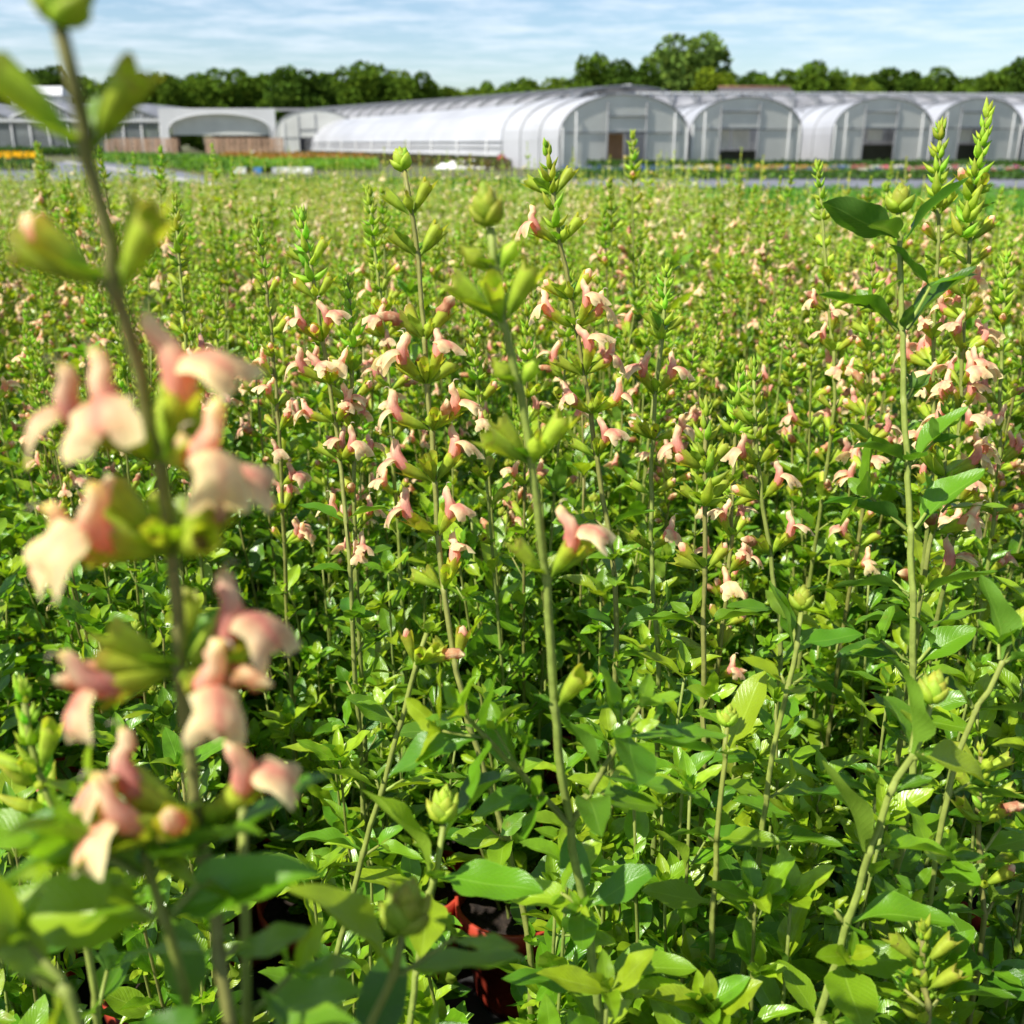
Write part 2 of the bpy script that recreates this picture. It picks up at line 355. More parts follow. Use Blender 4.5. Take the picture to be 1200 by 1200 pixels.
def corolla(mb, seed, k=8, nl=6, droop=0.0, wid=1.0, tone=0.0):
    r = random.Random(seed); j_ = lambda a: r.uniform(-a, a); creamy = r.choice((.45, .85, 1.15)); big = mb; mb = MB()
    h = j_(.002)
    path = [V(p) for p in ((.012, 0, 0), (.0175, 0, .0010), (.0220, j_(.0005), .0030), (.0262, 0, .0064), (.0288, j_(.0008), .0102), (.0302 + h, j_(.001), .0138), (.0324 + h, j_(.001), .0168), (.0348 + h, 0, .0180))]
    rad = [(.0022, .0024), (.0033, .0036), (.0041, .0045), (.0037, .0040), (.0026, .0032), (.0029, .0031), (.0023, .0026), (.0006, .0008)]
    cols = [PALE, lerp(PINK, PALE, .2), lerp(PINK, DEEP, .15 + tone), PINK, lerp(PINK, PALE, .6), lerp(PINK, PALE, .5), lerp(PALE, CREAM, .7), YEL]
    mb.add(loft(path, rad, k, PETAL, cols, mod=lambda i, j, q, x, c: (q + (q - path[i]) * r.uniform(-.17, .17), lerp(lerp(c, PALE, 0.4 * ((j * 7 + i * 3) % 5) / 5), CREAM, .55 if (i > 3 and math.sin(2 * math.pi * j / k) < -.3) else 0))))
    # lower lip: a broad notched middle lobe with two side lobes
    cl = [V(p) for p in ((.0245, 0, .0036), (.0285, 0, .0044), (.0320, 0, .0026 - droop * .001), (.0345 - droop * .001, 0, -.0014 - droop * .002), (.0356 - droop * .004, 0, -.0062 - droop * .003), (.0352 - droop * .006, 0, -.0104 - droop * .003))]
    cl = smooth_path(cl, 2); n = len(cl); vs, fs, cs, uv = [], [], [], []
    hw = lambda t: (.0026 + .0045 * math.exp(-((t - .30) / .14) ** 2) + .0080 * math.exp(-((t - .72) / .30) ** 2)) * (1 - .35 * max(0, t - .8) / .2) * wid
    ph = r.uniform(0, 6)
    for i, p in enumerate(cl):
        t = i / (n - 1)
        for j in range(nl + 1):
            u = 2 * j / nl - 1; w = hw(t)
            q = V((p.x, u * w, p.z)); q.z -= (abs(u) ** 2.0) * .0062 * min(1, .12 + t * 1.1) * (1 if t < .85 else .6); q.x -= (abs(u) ** 2) * .0035 * t
            q.z += .0014 * math.sin(u * 6 + ph + t * 7) * t; q.y += .0005 * math.sin(t * 17 + ph)
            if i == n - 1: q.z += .0012 * (1 - min(1, abs(u) * 2.2)) + .0022 * abs(u) ** 2
            f = max(0, 1 - abs(u) * 1.25) * max(0, 1.05 - abs(t - .5) * 1.5); c = lerp(lerp(CREAM, YEL, .35 * r.random()), lerp(DEEP, PINK, .6), min(1, f * (1.6 - creamy) + .02 + .14 * (j % 2) + .12 * r.random()))
            if t < .2: c = lerp(c, PINK, .6)
            vs.append(tuple(q)); cs.append(c); uv.append((t, j / nl))
    for i in range(n - 1):
        for j in range(nl):
            a = i * (nl + 1) + j; fs.append((a, a + nl + 1, a + nl + 2, a + 1))
    mb.add(Tmpl(vs, fs, PETAL, cs, uv))
    st = [path[-1], path[-1] + V((.002, 0, .0012)), path[-1] + V((.0035, .0006, .0006)), path[-1] + V((.0046, .001, -.0012))]
    mb.add(loft(st, [.00032, .0003, .0003, .0002], 4, PETAL, [(0.85, 0.78, 0.62)] * 4))
    F = Matrix.Translation((.0150, 0, 0)) @ Matrix.Diagonal((.80, .80, .80, 1)) @ Matrix.Translation((-.0150, 0, 0)); big.add(mb.tmpl(), F)
def flower_tmpl(kind, seed, hi=True):
    r = random.Random(seed * 7 + 3); mb = MB(); k = 10 if hi else 6
    if kind == 'o': mb.add(calyx(seed, k)); corolla(mb, seed, 8 if hi else 5, 6 if hi else 4, droop=r.uniform(-.3, 1.0), wid=r.uniform(.85, 1.15), tone=r.uniform(0, .4))
    elif kind == 'n':
        mb.add(calyx(seed, k)); L = r.uniform(.004, .009)
        mb.add(loft([V((.010, 0, 0)), V((.0145, 0, .0004)), V((.015 + L * .5, 0, .001)), V((.015 + L * .85, 0, .002)), V((.015 + L, 0, .0026))], [.0022, .0029, .0028, .0019, .0007], 8, PETAL, [PALE, PINK, lerp(DEEP, PINK, .5), lerp(PINK, CREAM, .4), CREAM], mod=lambda i, j, q, x, c: (q + V((r.uniform(-1, 1), r.uniform(-1, 1), r.uniform(-1, 1))) * .0005, lerp(c, CREAM, .35 * (j % 2)))))
    elif kind == 'c':
        mb.add(calyx(seed, k, r.uniform(.8, 1.0))); mb.add(loft([V((.0125, 0, 0)), V((.014, 0, 0))], [.0026, .0024], 7, CALYX, [(0.16, 0.15, 0.05), (0.2, 0.14, 0.06)]))
    elif kind == 'w':
        mb.add(calyx(seed, k)); B1, B2 = (0.50, 0.21, 0.11), (0.62, 0.36, 0.19); pts = [V((.011, 0, 0))]
        for i in range(5): pts.append(pts[-1] + V((.0034, r.uniform(-.0015, .0015), r.uniform(-.003, .0015))))
        mb.add(loft(pts, [(.002, .002), (.0034, .0026), (.0028, .004), (.0042, .0025), (.0026, .0034), (.001, .001)], 7, PETAL, [B2, lerp(PINK, B2, .5), B1, B2, B1, CREAM], mod=lambda i, j, q, x, c: (q + V((r.uniform(-1, 1), r.uniform(-1, 1), r.uniform(-1, 1))) * .0008, c)))
    elif kind == 'b': mb.add(calyx(seed, k, 0.35, 0.62))
    return mb.tmpl()
FL = {}
for kd, n in (('o', 5), ('n', 3), ('c', 3), ('w', 3), ('b', 2)):
    FL[kd] = [flower_tmpl(kd, i + 1) for i in range(n)]
FL_LO = {kd: [flower_tmpl(kd, i + 1, False) for i in range(2)] for kd in FL}
for kd in 'on':
    for t_ in FL_LO[kd]: t_.col = np.where(t_.col[:, :1] > .6, t_.col * .22 + np.array((0.90, 0.82, 0.50)) * .78, t_.col)   # the far plants are the creamier ones
FL_FAR = {kd: [flower_tmpl(kd, i + 1, True) for i in range(2)] for kd in FL}
for kd in 'on':
    for t_ in FL_FAR[kd]: t_.col = np.where(t_.col[:, :1] > .6, t_.col * .6 + np.array((0.90, 0.78, 0.46)) * .4, t_.col)
BUD = loft([V((0, 0, 0)), V((.22, 0, .01)), V((.50, 0, .0)), V((.85, 0, .05)), V((1.25, 0, .14))], [(.07, .06), (.20, .17), (.23, .18), (.13, .10), (.006, .006)], 8, CALYX,
           [lerp(CG, CY, .5), lerp(CG, CY, .8), CY, lerp(CY, (0.40, 0.42, 0.08), .5), lerp(CY, (.3, .2, .06), .5)],
           mod=lambda i, j, q, x, c: (q, lerp(c, CG, 0.45 if j % 2 else 0)))
BUD_R = loft([V((0, 0, 0)), V((.22, 0, .01)), V((.52, 0, .03)), V((.82, 0, .08)), V((1.06, 0, .17))], [(.08, .07), (.26, .20), (.30, .23), (.18, .13), (.01, .01)], 8, CALYX,
           [lerp(CG, CY, .6), CY, lerp(CY, (.48, .50, .08), .5), (.46, .48, .08), (.40, .36, .07)], mod=lambda i, j, q, x, c: (q, lerp(c, CG, 0.35 if j % 2 else 0)))
BUD_LO = loft([V((0, 0, 0)), V((.5, 0, .03)), V((1.2, 0, .12))], [.1, .24, .03], 4, CALYX, [lerp(CG, CY, .6), lerp(CY, (.5, .5, .1), .5), (.5, .5, .1)], cap=False)

# ------------------------------------------------------------------ growing one stem
class Stem:
    def __init__(s): s.stem = MB(); s.leaves = []; s.shoots = []; s.flowers = []; s.top = MB()

def pick_leaf_col(r, young): 
    i = max(0, min(4, int(young * 4 + r.uniform(-1.7, 1.5) + 0.5))); return LEAF_COLS[i]

def grow(r, pts, rad=0.0019, leaf=(0.10, 0.62), flow=None, gap=0.034, leaf_len=0.036, shoot=0.7, mix='ooncw', top='spike', whorls=None, leaves=None,
         detail='mid', stem_cols=((0.17, 0.24, 0.045), (0.24, 0.29, 0.06)), young=0.45, per=(2, 4), top_scale=1.0, phi0=None):
    """pts run from the base to the tip (plant coordinates). whorls: explicit [(fraction, [(angle, type, elev, scale)])]; leaves: explicit [(fraction, angle, elev, length, young)]"""
    S = Stem(); path = smooth_path(pts, 5); n = len(path)
    if detail != 'lo':
        for q_ in range(1, n - 1): path[q_] = path[q_] + V((r.uniform(-1, 1), r.uniform(-1, 1), 0)) * rad * .35
    cum = [0.0]
    for a, b in zip(path, path[1:]): cum.append(cum[-1] + (b - a).length)
    Lt = cum[-1]
    def P(f):
        x = max(0.0, min(1.0, f)) * Lt
        for i in range(n - 1):
            if cum[i + 1] >= x - 1e-9:
                t = (x - cum[i]) / max(1e-9, cum[i + 1] - cum[i]); return path[i].lerp(path[i + 1], t), (path[min(i + 2, n - 1)] - path[max(i - 1, 0)]).normalized()
        return path[-1], (path[-1] - path[-2]).normalized()
    lo = detail == 'lo'
    LT = LEAF_LO if lo else LEAF_MID; FT = FL_LO if lo else FL; BT = BUD_LO if lo else BUD
    nodes = []
    # leaf nodes
    f = leaf[0]; phi = r.uniform(0, 6.3) if phi0 is None else phi0
    if leaves is None:
        lv = []
        while f < leaf[1]:
            t = (f - leaf[0]) / max(.01, leaf[1] - leaf[0]); g = gap * r.uniform(.8, 1.25)
            for sgn in (0, math.pi):
                lv.append((f, phi + sgn + r.uniform(-.35, .35), R(r.uniform(12, 52)) + .35 * t, leaf_len * r.uniform(.72, 1.12) * (1.05 - .45 * t * (0.6 if flow else 1.0)), min(1, young + .35 * t)))
            nodes.append(f); phi += math.pi / 2 + r.uniform(-.2, .2); f += g / Lt
    else: lv = leaves
    for f, a, el, ln, yg in lv:
        p, T = P(f); x, y, z = frame(T, V((0.0, -1, 0.0)))
        d = (z * math.sin(a) + y * math.cos(a)); dirv = d * math.cos(el) + T * math.sin(el)
        M = mat_from(p + d * rad, dirv, T, ln, ln * r.uniform(.85, 1.1)); S.leaves.append((r.randrange(6), M @ Matrix.Rotation(r.uniform(-.45, .45), 4, 'X'), pick_leaf_col(r, yg)))
        if leaves is not None and f not in nodes: nodes.append(f)
        if r.random() < shoot:                                   # a small leafy shoot in the axil
            sl = ln * r.uniform(.25, .75); sd = (d * r.uniform(.5, 1.1) + T).normalized(); b = p + d * rad
            e = b + sd * sl * r.uniform(.25, .9)
            sh = MB(); S.shoots.append(sh); sh.add(loft([b, e + sd * .001], [rad * .5, rad * .35], 4, STEM, [stem_cols[0], stem_cols[1]]))
            k = 2 if lo else r.choice((2, 4, 4, 6)); xx, yy, zz_ = frame(sd, V((.3, -1, .2)))
            for q in range(k):
                aa = q * math.pi + (q // 2) * math.pi / 2 + r.uniform(-.4, .4); ee = R(r.uniform(15, 50)) + .25 * (q // 2)
                dd = (zz_ * math.sin(aa) + yy * math.cos(aa)) * math.cos(ee) + sd * math.sin(ee)
                sh.add(r.choice(LT), mat_from(e, dd, sd, sl * r.uniform(.6, 1.0) * (1 - .15 * (q // 2))), pick_leaf_col(r, min(1, yg + .22)))
    # flower whorls
    if whorls is None and flow:
        whorls = []; f = flow[0]; a0 = r.uniform(0, 6.3)
        while f < flow[1]:
            t = (f - flow[0]) / max(.01, flow[1] - flow[0]); w = []
            for q in range(r.randint(*per)):
                kd = r.choice(mix) if t < .72 else r.choice('bbcn')
                w.append((a0 + q * (math.pi if q < 2 else 1) + r.uniform(-.5, .5) + (1.0 if q > 1 else 0), kd, R(r.uniform(28, 58)), r.uniform(.82, 1.05)))
            whorls.append((f, w)); a0 += math.pi / 2; f += gap * r.uniform(.65, 1.0) * (1 - .35 * t) / Lt
    for f, w in whorls or []:
        p, T = P(f); x, y, z = frame(T, V((0.0, -1, 0.0))); nodes.append(f)
        for a, kd, el, sc in w:
            d = (z * math.sin(a) + y * math.cos(a)); dirv = d * math.cos(el) + T * math.sin(el)
            rl = R(r.uniform(-38, 38)) if kd in 'ow' else 0
            S.flowers.append((kd, r.randrange(len(FT[kd])), mat_from(p + d * rad * .7, dirv, T, sc) @ Matrix.Rotation(rl, 4, 'X')))
        if not lo and r.random() < .8:
            for sgn in (0, math.pi):
                a = w[0][0] + sgn + .6; d = (z * math.sin(a) + y * math.cos(a)); S.leaves.append((r.randrange(6), mat_from(p, d * .7 + T * .7, T, .014 * r.uniform(.7, 1.5)), pick_leaf_col(r, .9)))
    # tip
    p, T = P(1.0); x, y, z = frame(T, V((0.0, -1, 0.0)))
    if top == 'spike':
        nl = 3 if lo else int(7 * max(1, top_scale))
        for q in range(nl):
            t = q / (nl - 1); b = p - T * (0.052 * (1 - t) ** 1.3 + r.uniform(-.0015, .0015)) * top_scale; ln = (0.0128 - 0.0065 * t) * min(top_scale, 1.15)
            for h in range(2 if lo else 4):
                a = q * math.pi / 4 + h * math.pi / (1 if lo else 2) + r.uniform(-.3, .3); el = R(34 + 34 * t + r.uniform(-17, 17)); d = z * math.sin(a) + y * math.cos(a)
                S.top.add(BT, mat_from(b + d * rad * .5, d * math.cos(el) + T * math.sin(el), T, ln * r.uniform(.65, 1.2)), None, (r.uniform(.70, 1.05), r.uniform(.85, 1.1), .8))
        for h in range(1 if lo else 3): S.top.add(BT, mat_from(p - T * .002, T + V((r.uniform(-.3, .3), r.uniform(-.3, .3), 0)), x if False else z, .007 * top_scale))
    elif top == 'bud':
        for q in range(18):
            t = q / 17; a = q * 2.4; d = z * math.sin(a) + y * math.cos(a); el = R(40 + 46 * t + r.uniform(-6, 6))
            b = p + T * (0.0002 + .0055 * t) * top_scale
            S.top.add(BUD_LO if lo else BUD_R, mat_from(b, d * math.cos(el) + T * math.sin(el), T, (.0086 - .0026 * t) * top_scale * r.uniform(.85, 1.1), .0115 * top_scale * (1 - .35 * t)), None, (r.uniform(.78, 1.0), r.uniform(.9, 1.08), .75))
    elif top == 'tuft':
        for q in range(6):
            a = q * math.pi / 2 * 1.03; el = R(28 + 10 * q); d = z * math.sin(a) + y * math.cos(a)
            S.top.add(r.choice(LT), mat_from(p, d * math.cos(el) + T * math.sin(el), T, leaf_len * r.uniform(.5, .8) * (1 - .10 * q)), pick_leaf_col(r, min(1, young + .45)))
    # the stem itself, thicker at its nodes
    fr = sorted(set([i / (n - 1) for i in range(n)] + [x for nd in nodes for x in (max(0, nd - .0035 / Lt), nd, min(1, nd + .0035 / Lt))])) if not lo else [i / 5 for i in range(6)]
    ps, rs, cs = [], [], []
    for f in fr:
        p, T = P(f); ps.append(p); bulge = 1.28 if (not lo and any(abs(f - nd) < 1e-6 for nd in nodes)) else 1.0
        rs.append(rad * (1.12 - .55 * f) * bulge); c = lerp(stem_cols[0], stem_cols[1], f); cs.append(lerp(c, (0.30, 0.33, 0.09), .35) if bulge > 1 else c)
    k = 4 if lo else 8
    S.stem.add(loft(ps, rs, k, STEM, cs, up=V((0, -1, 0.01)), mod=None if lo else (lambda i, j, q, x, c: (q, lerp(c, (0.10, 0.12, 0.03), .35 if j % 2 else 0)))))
    return S

# shared meshes for single flowers and single leaves
FL_MESH = {kd: [MB().add(t).mesh('flower', PLANT_MATS) for t in FL[kd]] for kd in FL}
LEAF_MESH = [[MB().add(t, None, c).mesh('leaf', PLANT_MATS) for c in LEAF_COLS] for t in LEAF_HI]
FNAME = {'o': 'flower', 'n': 'flower_bud', 'c': 'calyx', 'w': 'withered_flower', 'b': 'calyx'}

def emit_parts(S, parent, hero=False):
    st = obj('stem', S.stem.mesh('stem', PLANT_MATS), parent)
    fol = MB()
    for i, M, c in S.leaves:
        if hero: obj('leaf', LEAF_MESH[i][LEAF_COLS.index(c)], st, M)
        else: fol.add(LEAF_MID[i], M, c)
    if hero:
        for sh in S.shoots: obj('side_shoot', sh.mesh('side_shoot', PLANT_MATS), st)
    else:
        for sh in S.shoots: fol.add(sh.tmpl())
        if fol.n: obj('foliage', fol.mesh('foliage', PLANT_MATS), st)
    for kd, i, M in S.flowers: obj(FNAME[kd], FL_MESH[kd][i], st, M)
    if S.top.n: obj('bud_cluster' , S.top.mesh('bud_cluster', PLANT_MATS), st)
    return st
def emit_merge(S, mb, lo=True):
    for src in [S.stem, S.top] + S.shoots:
        if src.n: mb.add(src.tmpl())
    for i, M, c in S.leaves: mb.add(LEAF_LO[i % 3] if lo else LEAF_MID[i], M, c)
    for kd, i, M in S.flowers: mb.add((FL_LO if lo else FL_FAR)[kd][i % 2], M)

# ------------------------------------------------------------------ pots
def pot_meshes():
    prof = [(.046, .0), (.050, .012), (.058, .092), (.0640, .092), (.0650, .118), (.0615, .119), (.0600, .100), (.0590, .098)]; k = 24; mb = MB()
    vs, fs = [], []
    for rr, z in prof:
        for j in range(k): a = 2 * math.pi * j / k; vs.append((rr * math.cos(a), rr * math.sin(a), z))
    for i in range(len(prof) - 1):
        for j in range(k): fs.append((i * k + j, i * k + (j + 1) % k, (i + 1) * k + (j + 1) % k, (i + 1) * k + j))
    fs += [(0, (j + 1), j) for j in range(1, k - 1)]
    pm = MB().add(Tmpl(vs, fs, 0)).mesh('pot', [M_POT])
    r = random.Random(5); vs, fs = [(0, 0, .106)], []
    for ring, rr in enumerate((.02, .04, .0592)):
        for j in range(k): a = 2 * math.pi * j / k; vs.append((rr * math.cos(a), rr * math.sin(a), .103 + (r.uniform(-.004, .004) if ring < 2 else -.002)))
    for j in range(k): fs.append((0, 1 + j, 1 + (j + 1) % k))
    for ring in range(2):
        for j in range(k): a = 1 + ring * k; fs.append((a + j, a + k + j, a + k + (j + 1) % k, a + (j + 1) % k))
    sm = MB().add(Tmpl(vs, fs, 0)).mesh('soil', [M_SOIL]); return pm, sm
POT_ME, SOIL_ME = pot_meshes()
def add_pot(parent):
    p = obj('pot', POT_ME, parent); obj('soil', SOIL_ME, p); return p

# ------------------------------------------------------------------ the plants one can name in the photograph
# side letters to an angle round the stem: r right, l left, f front, b back and between
ANG = {'r': 180, 'R': 160, 'g': 130, 'f': 90, 'k': 50, 'L': 20, 'l': 0, 'q': -35, 'b': 270, 's': 215}
hero_pots, heroes = [], []
def tokens_open(txt): return any(t[1] in 'ow' for t in txt.split())
def hero(label, stems, seed, base_rad=0.0024, pot_at=None, extra=6, extra_h=(0.20, 0.44)):
    """stems: list of dict(pts=[(px, py, depth)...] from the tip down, ...). The plant stands in a pot under its first stem."""
    r = random.Random(seed)
    first = [at(*p) for p in stems[0]['pts']][::-1]
    b = first[0]
    base = V((b.x + (pot_at[0] if pot_at else 0), b.y + (pot_at[1] if pot_at else 0.01), 0.004))
    root = empty('potted_salvia', base); tag(root, label, 'salvia', 'salvias in red pots'); add_pot(root)
    hero_pots.append((base.x, base.y)); heroes.append((root, stems[0]['pts']))
    for si, s in enumerate(stems):
        P3 = [at(*p) - base for p in s['pts']][::-1]; low = P3[0]
        if not s.get('branch'):
            off = V((r.uniform(-.012, .012), r.uniform(-.012, .012), .09)); mid = off.lerp(low, .55); mid.x += r.uniform(-.006, .006)
            P3 = [off, mid] + P3
        path = smooth_path(P3, 5); cum = [0]
        for a, c in zip(path, path[1:]): cum.append(cum[-1] + (c - a).length)
        def frac(py):
            best = min(range(len(path)), key=lambda i: abs(project(path[i] + base)[1] - py))
            # refine linearly between neighbours
            for i in range(len(path) - 1):
                y0, y1 = project(path[i] + base)[1], project(path[i + 1] + base)[1]
                if (y0 - py) * (y1 - py) <= 0 and abs(y0 - y1) > 1e-6: return (cum[i] + (cum[i + 1] - cum[i]) * (y0 - py) / (y0 - y1)) / cum[-1]
            return cum[best] / cum[-1]
        wh = None
        if 'fl' in s:
            wh = []
            for py, txt in s['fl']:
                w = []
                for tok in txt.split():
                    el = R(float(tok[2:4])) if len(tok) >= 4 else R(r.uniform(32, 52)); ang = R(ANG[tok[0]]) + r.uniform(-.12, .12)
                    if tok[1] in 'ow' and tok[0] in 'rl': ang += r.uniform(.15, .95) * (1 if tok[0] == 'l' else -1)
                    w.append((ang, tok[1], el, s.get('fs', 1.0) * r.uniform(.92, 1.08)))
                if tokens_open(txt) and r.random() < .85:        # unopened and spent calyces that fill the whorl
                    for q_ in range(r.randint(1, 3)): w.append((r.uniform(0, 6.28), r.choice('bbcc'), R(r.uniform(35, 65)), s.get('fs', 1.0) * r.uniform(.7, 1.0)))
                wh.append((frac(py), w))
        lv = None
        if 'lv' in s:
            lv = []
            for py, txt in s['lv']:
                for tok in txt.split():
                    a, el, ln = tok[0], tok[1:3], tok[3:]
                    lv.append((frac(py), R(ANG[a]) + r.uniform(-.1, .1), R(float(el)), float(ln) / 1000 * 1.15, s.get('young', .55)))
            nb = frac(s['lv'][-1][0]); f = nb - .04 / cum[-1]; ph = r.uniform(0, 6)
            while f > .12 and not s.get('branch'):
                for q in (0, math.pi): lv.append((f, ph + q + r.uniform(-.3, .3), R(r.uniform(10, 45)), s.get('ll', .038) * r.uniform(.8, 1.1), .35))
                ph += math.pi / 2; f -= .036 * r.uniform(.8, 1.2) / cum[-1]
        S = grow(r, P3, s.get('rad', .0017 if s.get('branch') else base_rad), leaf=s.get('leaf', (.12, .55)), flow=s.get('flow'), whorls=wh, leaves=lv, top=s.get('top', 'spike'), leaf_len=s.get('ll', .038), mix=s.get('mix', 'oooncw'),
                 gap=s.get('gap', .034), shoot=s.get('shoot', .6), young=s.get('young', .45), stem_cols=s.get('sc', ((0.17, 0.24, 0.045), (0.25, 0.29, 0.06))), top_scale=s.get('ts', 1.0), per=s.get('per', (2, 4)))
        emit_parts(S, root, True)
    for q in range(extra):
        a = r.uniform(0, 6.3); hh = r.uniform(*extra_h); rr = r.uniform(.03, .085)
        p = [V((.015 * math.cos(a), .015 * math.sin(a), .09)), V((rr * .7 * math.cos(a), rr * .7 * math.sin(a), .09 + hh * .5)), V((rr * math.cos(a), rr * math.sin(a), .09 + hh))]
        emit_parts(grow(r, p, .0017, leaf=(.12, .97), leaf_len=.058, gap=.037, top='tuft', young=.45), root)
    return root
BROWN = ((0.24, 0.29, 0.06), (0.24, 0.23, 0.06))


GREEN2 = ((0.20, 0.27, 0.05), (0.27, 0.32, 0.06))
hero('tall out-of-focus salvia with big peach blooms, nearest of all, rising past the horizon', [
    dict(pts=[(70, 32, .188), (77, 66, .19), (105, 180, .205), (140, 350, .222), (168, 465, .235), (203, 650, .252), (215, 830, .264), (238, 1000, .274), (260, 1130, .283), (280, 1240, .29)], rad=.0027, sc=((0.25, 0.30, 0.07), (0.26, 0.25, 0.08)),
         fl=[(180, 'lc46 rc50'), (345, 'ln42 lc20 sc62 rc55'), (545, 'ro60 Lo36 fo48 go12 lc50 bc40'), (655, 'ko26 ln50 Rn44 Ro54 gc30 lc30 Lo08'), (795, 'Lc40 lw16 Ro42 rc50 ko02 go12 bc45 Rw20'), (975, 'Ro40 Lo40 ko20 fn30 lc42 rc40')], fs=.96,
         lv=[(1010, 'l2040 r3034 f4025'), (1130, 'r1020 l1020')], top='bud', ts=1.1, shoot=.2),
    dict(pts=[(284, 925, .30), (283, 1000, .30), (288, 1100, .305), (292, 1240, .31)], lv=[(1190, 'r2030')], top='none', sc=GREEN2),
    dict(pts=[(170, 1000, .265), (188, 1060, .27), (212, 1140, .28), (235, 1240, .29)], lv=[(1020, 'l1040 r3030 k6036'), (1075, 'r1536 l1036')], top='tuft', sc=GREEN2, ll=.034, young=.8)], 1, extra=0)
hero('blurred leafy salvia shoot with two broad leaves and one plump yellow bud, bottom centre left', [
    dict(pts=[(472, 1092, .325), (468, 1120, .327), (452, 1165, .33), (428, 1250, .335)], lv=[(1145, 'l4238 r2236')], top='bud', ts=1.6, sc=GREEN2, young=.85, shoot=.2)], 2, extra=0)
hero('blurred leafy salvia shoot at the bottom left corner with a fat yellow-green bud', [
    dict(pts=[(0, 1118, .25), (22, 1140, .252), (60, 1172, .255), (105, 1250, .26)], lv=[(1160, 'r4030 l1024')], top='bud', ts=1.5, sc=GREEN2, young=.85, shoot=.2)], 3, extra=0)
hero('salvia with a knobbly yellow-green bud spike, at the left edge below the withered blooms', [
    dict(pts=[(28, 812, .40), (34, 865, .405), (58, 940, .41), (80, 1020, .42), (108, 1130, .43), (120, 1240, .44)], fl=[(905, 'lc25 rc58 fb40')], lv=[(985, 'r2030 l2030'), (1090, 'r6040 l3036 f2030')], top='spike', sc=GREEN2)], 4, extra=2)
hero('near salvia of sparse pale calyces with one pink and cream flower', [
    dict(pts=[(575, 266, .385), (582, 320, .39), (592, 390, .40), (612, 480, .415), (628, 590, .43), (641, 700, .45), (649, 830, .47), (667, 965, .495), (690, 1100, .52), (705, 1240, .55)], rad=.0027, sc=GREEN2,
         fl=[(318, 'lb40 rb48'), (378, 'lc50 rc52 fc60'), (455, 'lb58 rb48'), (545, 'lc62 Lc40 rc48 gb60'), (680, 'lc58 Ro52 rc40'), (830, 'Rc52')], fs=1.12,
         lv=[(1062, 'l2538 r2034 f1030 b4030'), (1150, 'r1044 l1040')], top='bud', ts=1.35, shoot=.5),
    dict(pts=[(545, 838, .47), (588, 884, .48), (628, 925, .49), (667, 966, .495)], branch=1, lv=[(930, 'f1034 l2030'), (905, 'l0544 r4524 b3034'), (862, 'l2044 r5030 f0036')], top='tuft', ll=.036, sc=GREEN2, young=.5),
    dict(pts=[(750, 828, .48), (724, 872, .485), (696, 920, .49), (668, 968, .495)], branch=1, lv=[(935, 'f1534 r2030'), (905, 'r1042 l3034'), (858, 'r2040 l5030 f0040')], top='tuft', ll=.034, sc=GREEN2, young=.5)], 5, extra=9)
hero('dark-stemmed salvia with pink blooms in tiers, left of the sparse pale-calyx stem', [
    dict(pts=[(474, 200, .62), (482, 250, .62), (490, 300, .625), (497, 400, .63), (505, 500, .635), (513, 610, .64), (526, 730, .645), (545, 830, .65), (575, 930, .66), (600, 1010, .67), (620, 1110, .68)], sc=BROWN,
         fl=[(250, 'lc50 rc48 fb60'), (300, 'lc46 rc48 sc40'), (398, 'lw42 rw45 qn60 gb50'), (450, 'lo42 ro55 sc30 qo35'), (505, 'lo24 Ro32 fb50 rw30'), (565, 'lo26 ro48 fc60 Rc50'), (628, 'lo36 ro40 gc60 kc30'), (690, 'ro60 lc30'), (778, 'Rn62 lc60')],
         lv=[(855, 'l1540 r3034'), (920, 'l3036 r1032'), (985, 'f1034 l2030')], top='bud', ts=1.3, fs=1.05)], 6)
hero('salvia stem leaning right with a single withered bloom and bright leaf pairs below it', [
    dict(pts=[(500, 742, .60), (482, 800, .60), (455, 900, .61), (430, 985, .62), (405, 1080, .63), (388, 1180, .64)], fl=[(778, 'Rw40 ln55 gc50')], lv=[(850, 'l2030 r3028'), (925, 'l0532 r3030'), (1000, 'l1036 r2030')], top='tuft', ll=.022, sc=GREEN2)], 7)
hero('tall leafy salvia with long dark leaf pairs and a pale rounded bud at its top', [
    dict(pts=[(1053, 250, .60), (1054, 300, .60), (1056, 370, .602), (1058, 430, .605), (1063, 550, .61), (1067, 640, .615), (1070, 730, .62), (1068, 830, .63), (1064, 950, .64)], sc=GREEN2, rad=.0028,
         lv=[(280, 'l3242 r4244 k0530'), (388, 'l3646 r4246 f4016'), (470, 's3024'), (545, 'L3034 r4540 f2024 q4036'), (622, 'l3446 r4046'), (700, 'l2040 R2040'), (780, 'l2040 r3036')], top='bud', ts=1.5, shoot=.8, young=.2)], 8)
hero('tallest salvia at the right edge, long green spike against the tunnels', [
    dict(pts=[(1157, 136, .80), (1148, 190, .80), (1138, 270, .81), (1130, 380, .82), (1124, 500, .83), (1118, 620, .84)], flow=(.60, .93), mix='ooonc', leaf=(.12, .6), per=(3, 5), ts=1.9),
    dict(pts=[(1102, 150, .84), (1101, 200, .84), (1098, 300, .85), (1094, 420, .86), (1092, 560, .87)], flow=(.60, .92), mix='ooonc', leaf=(.12, .6), per=(2, 4), ts=1.3)], 9)
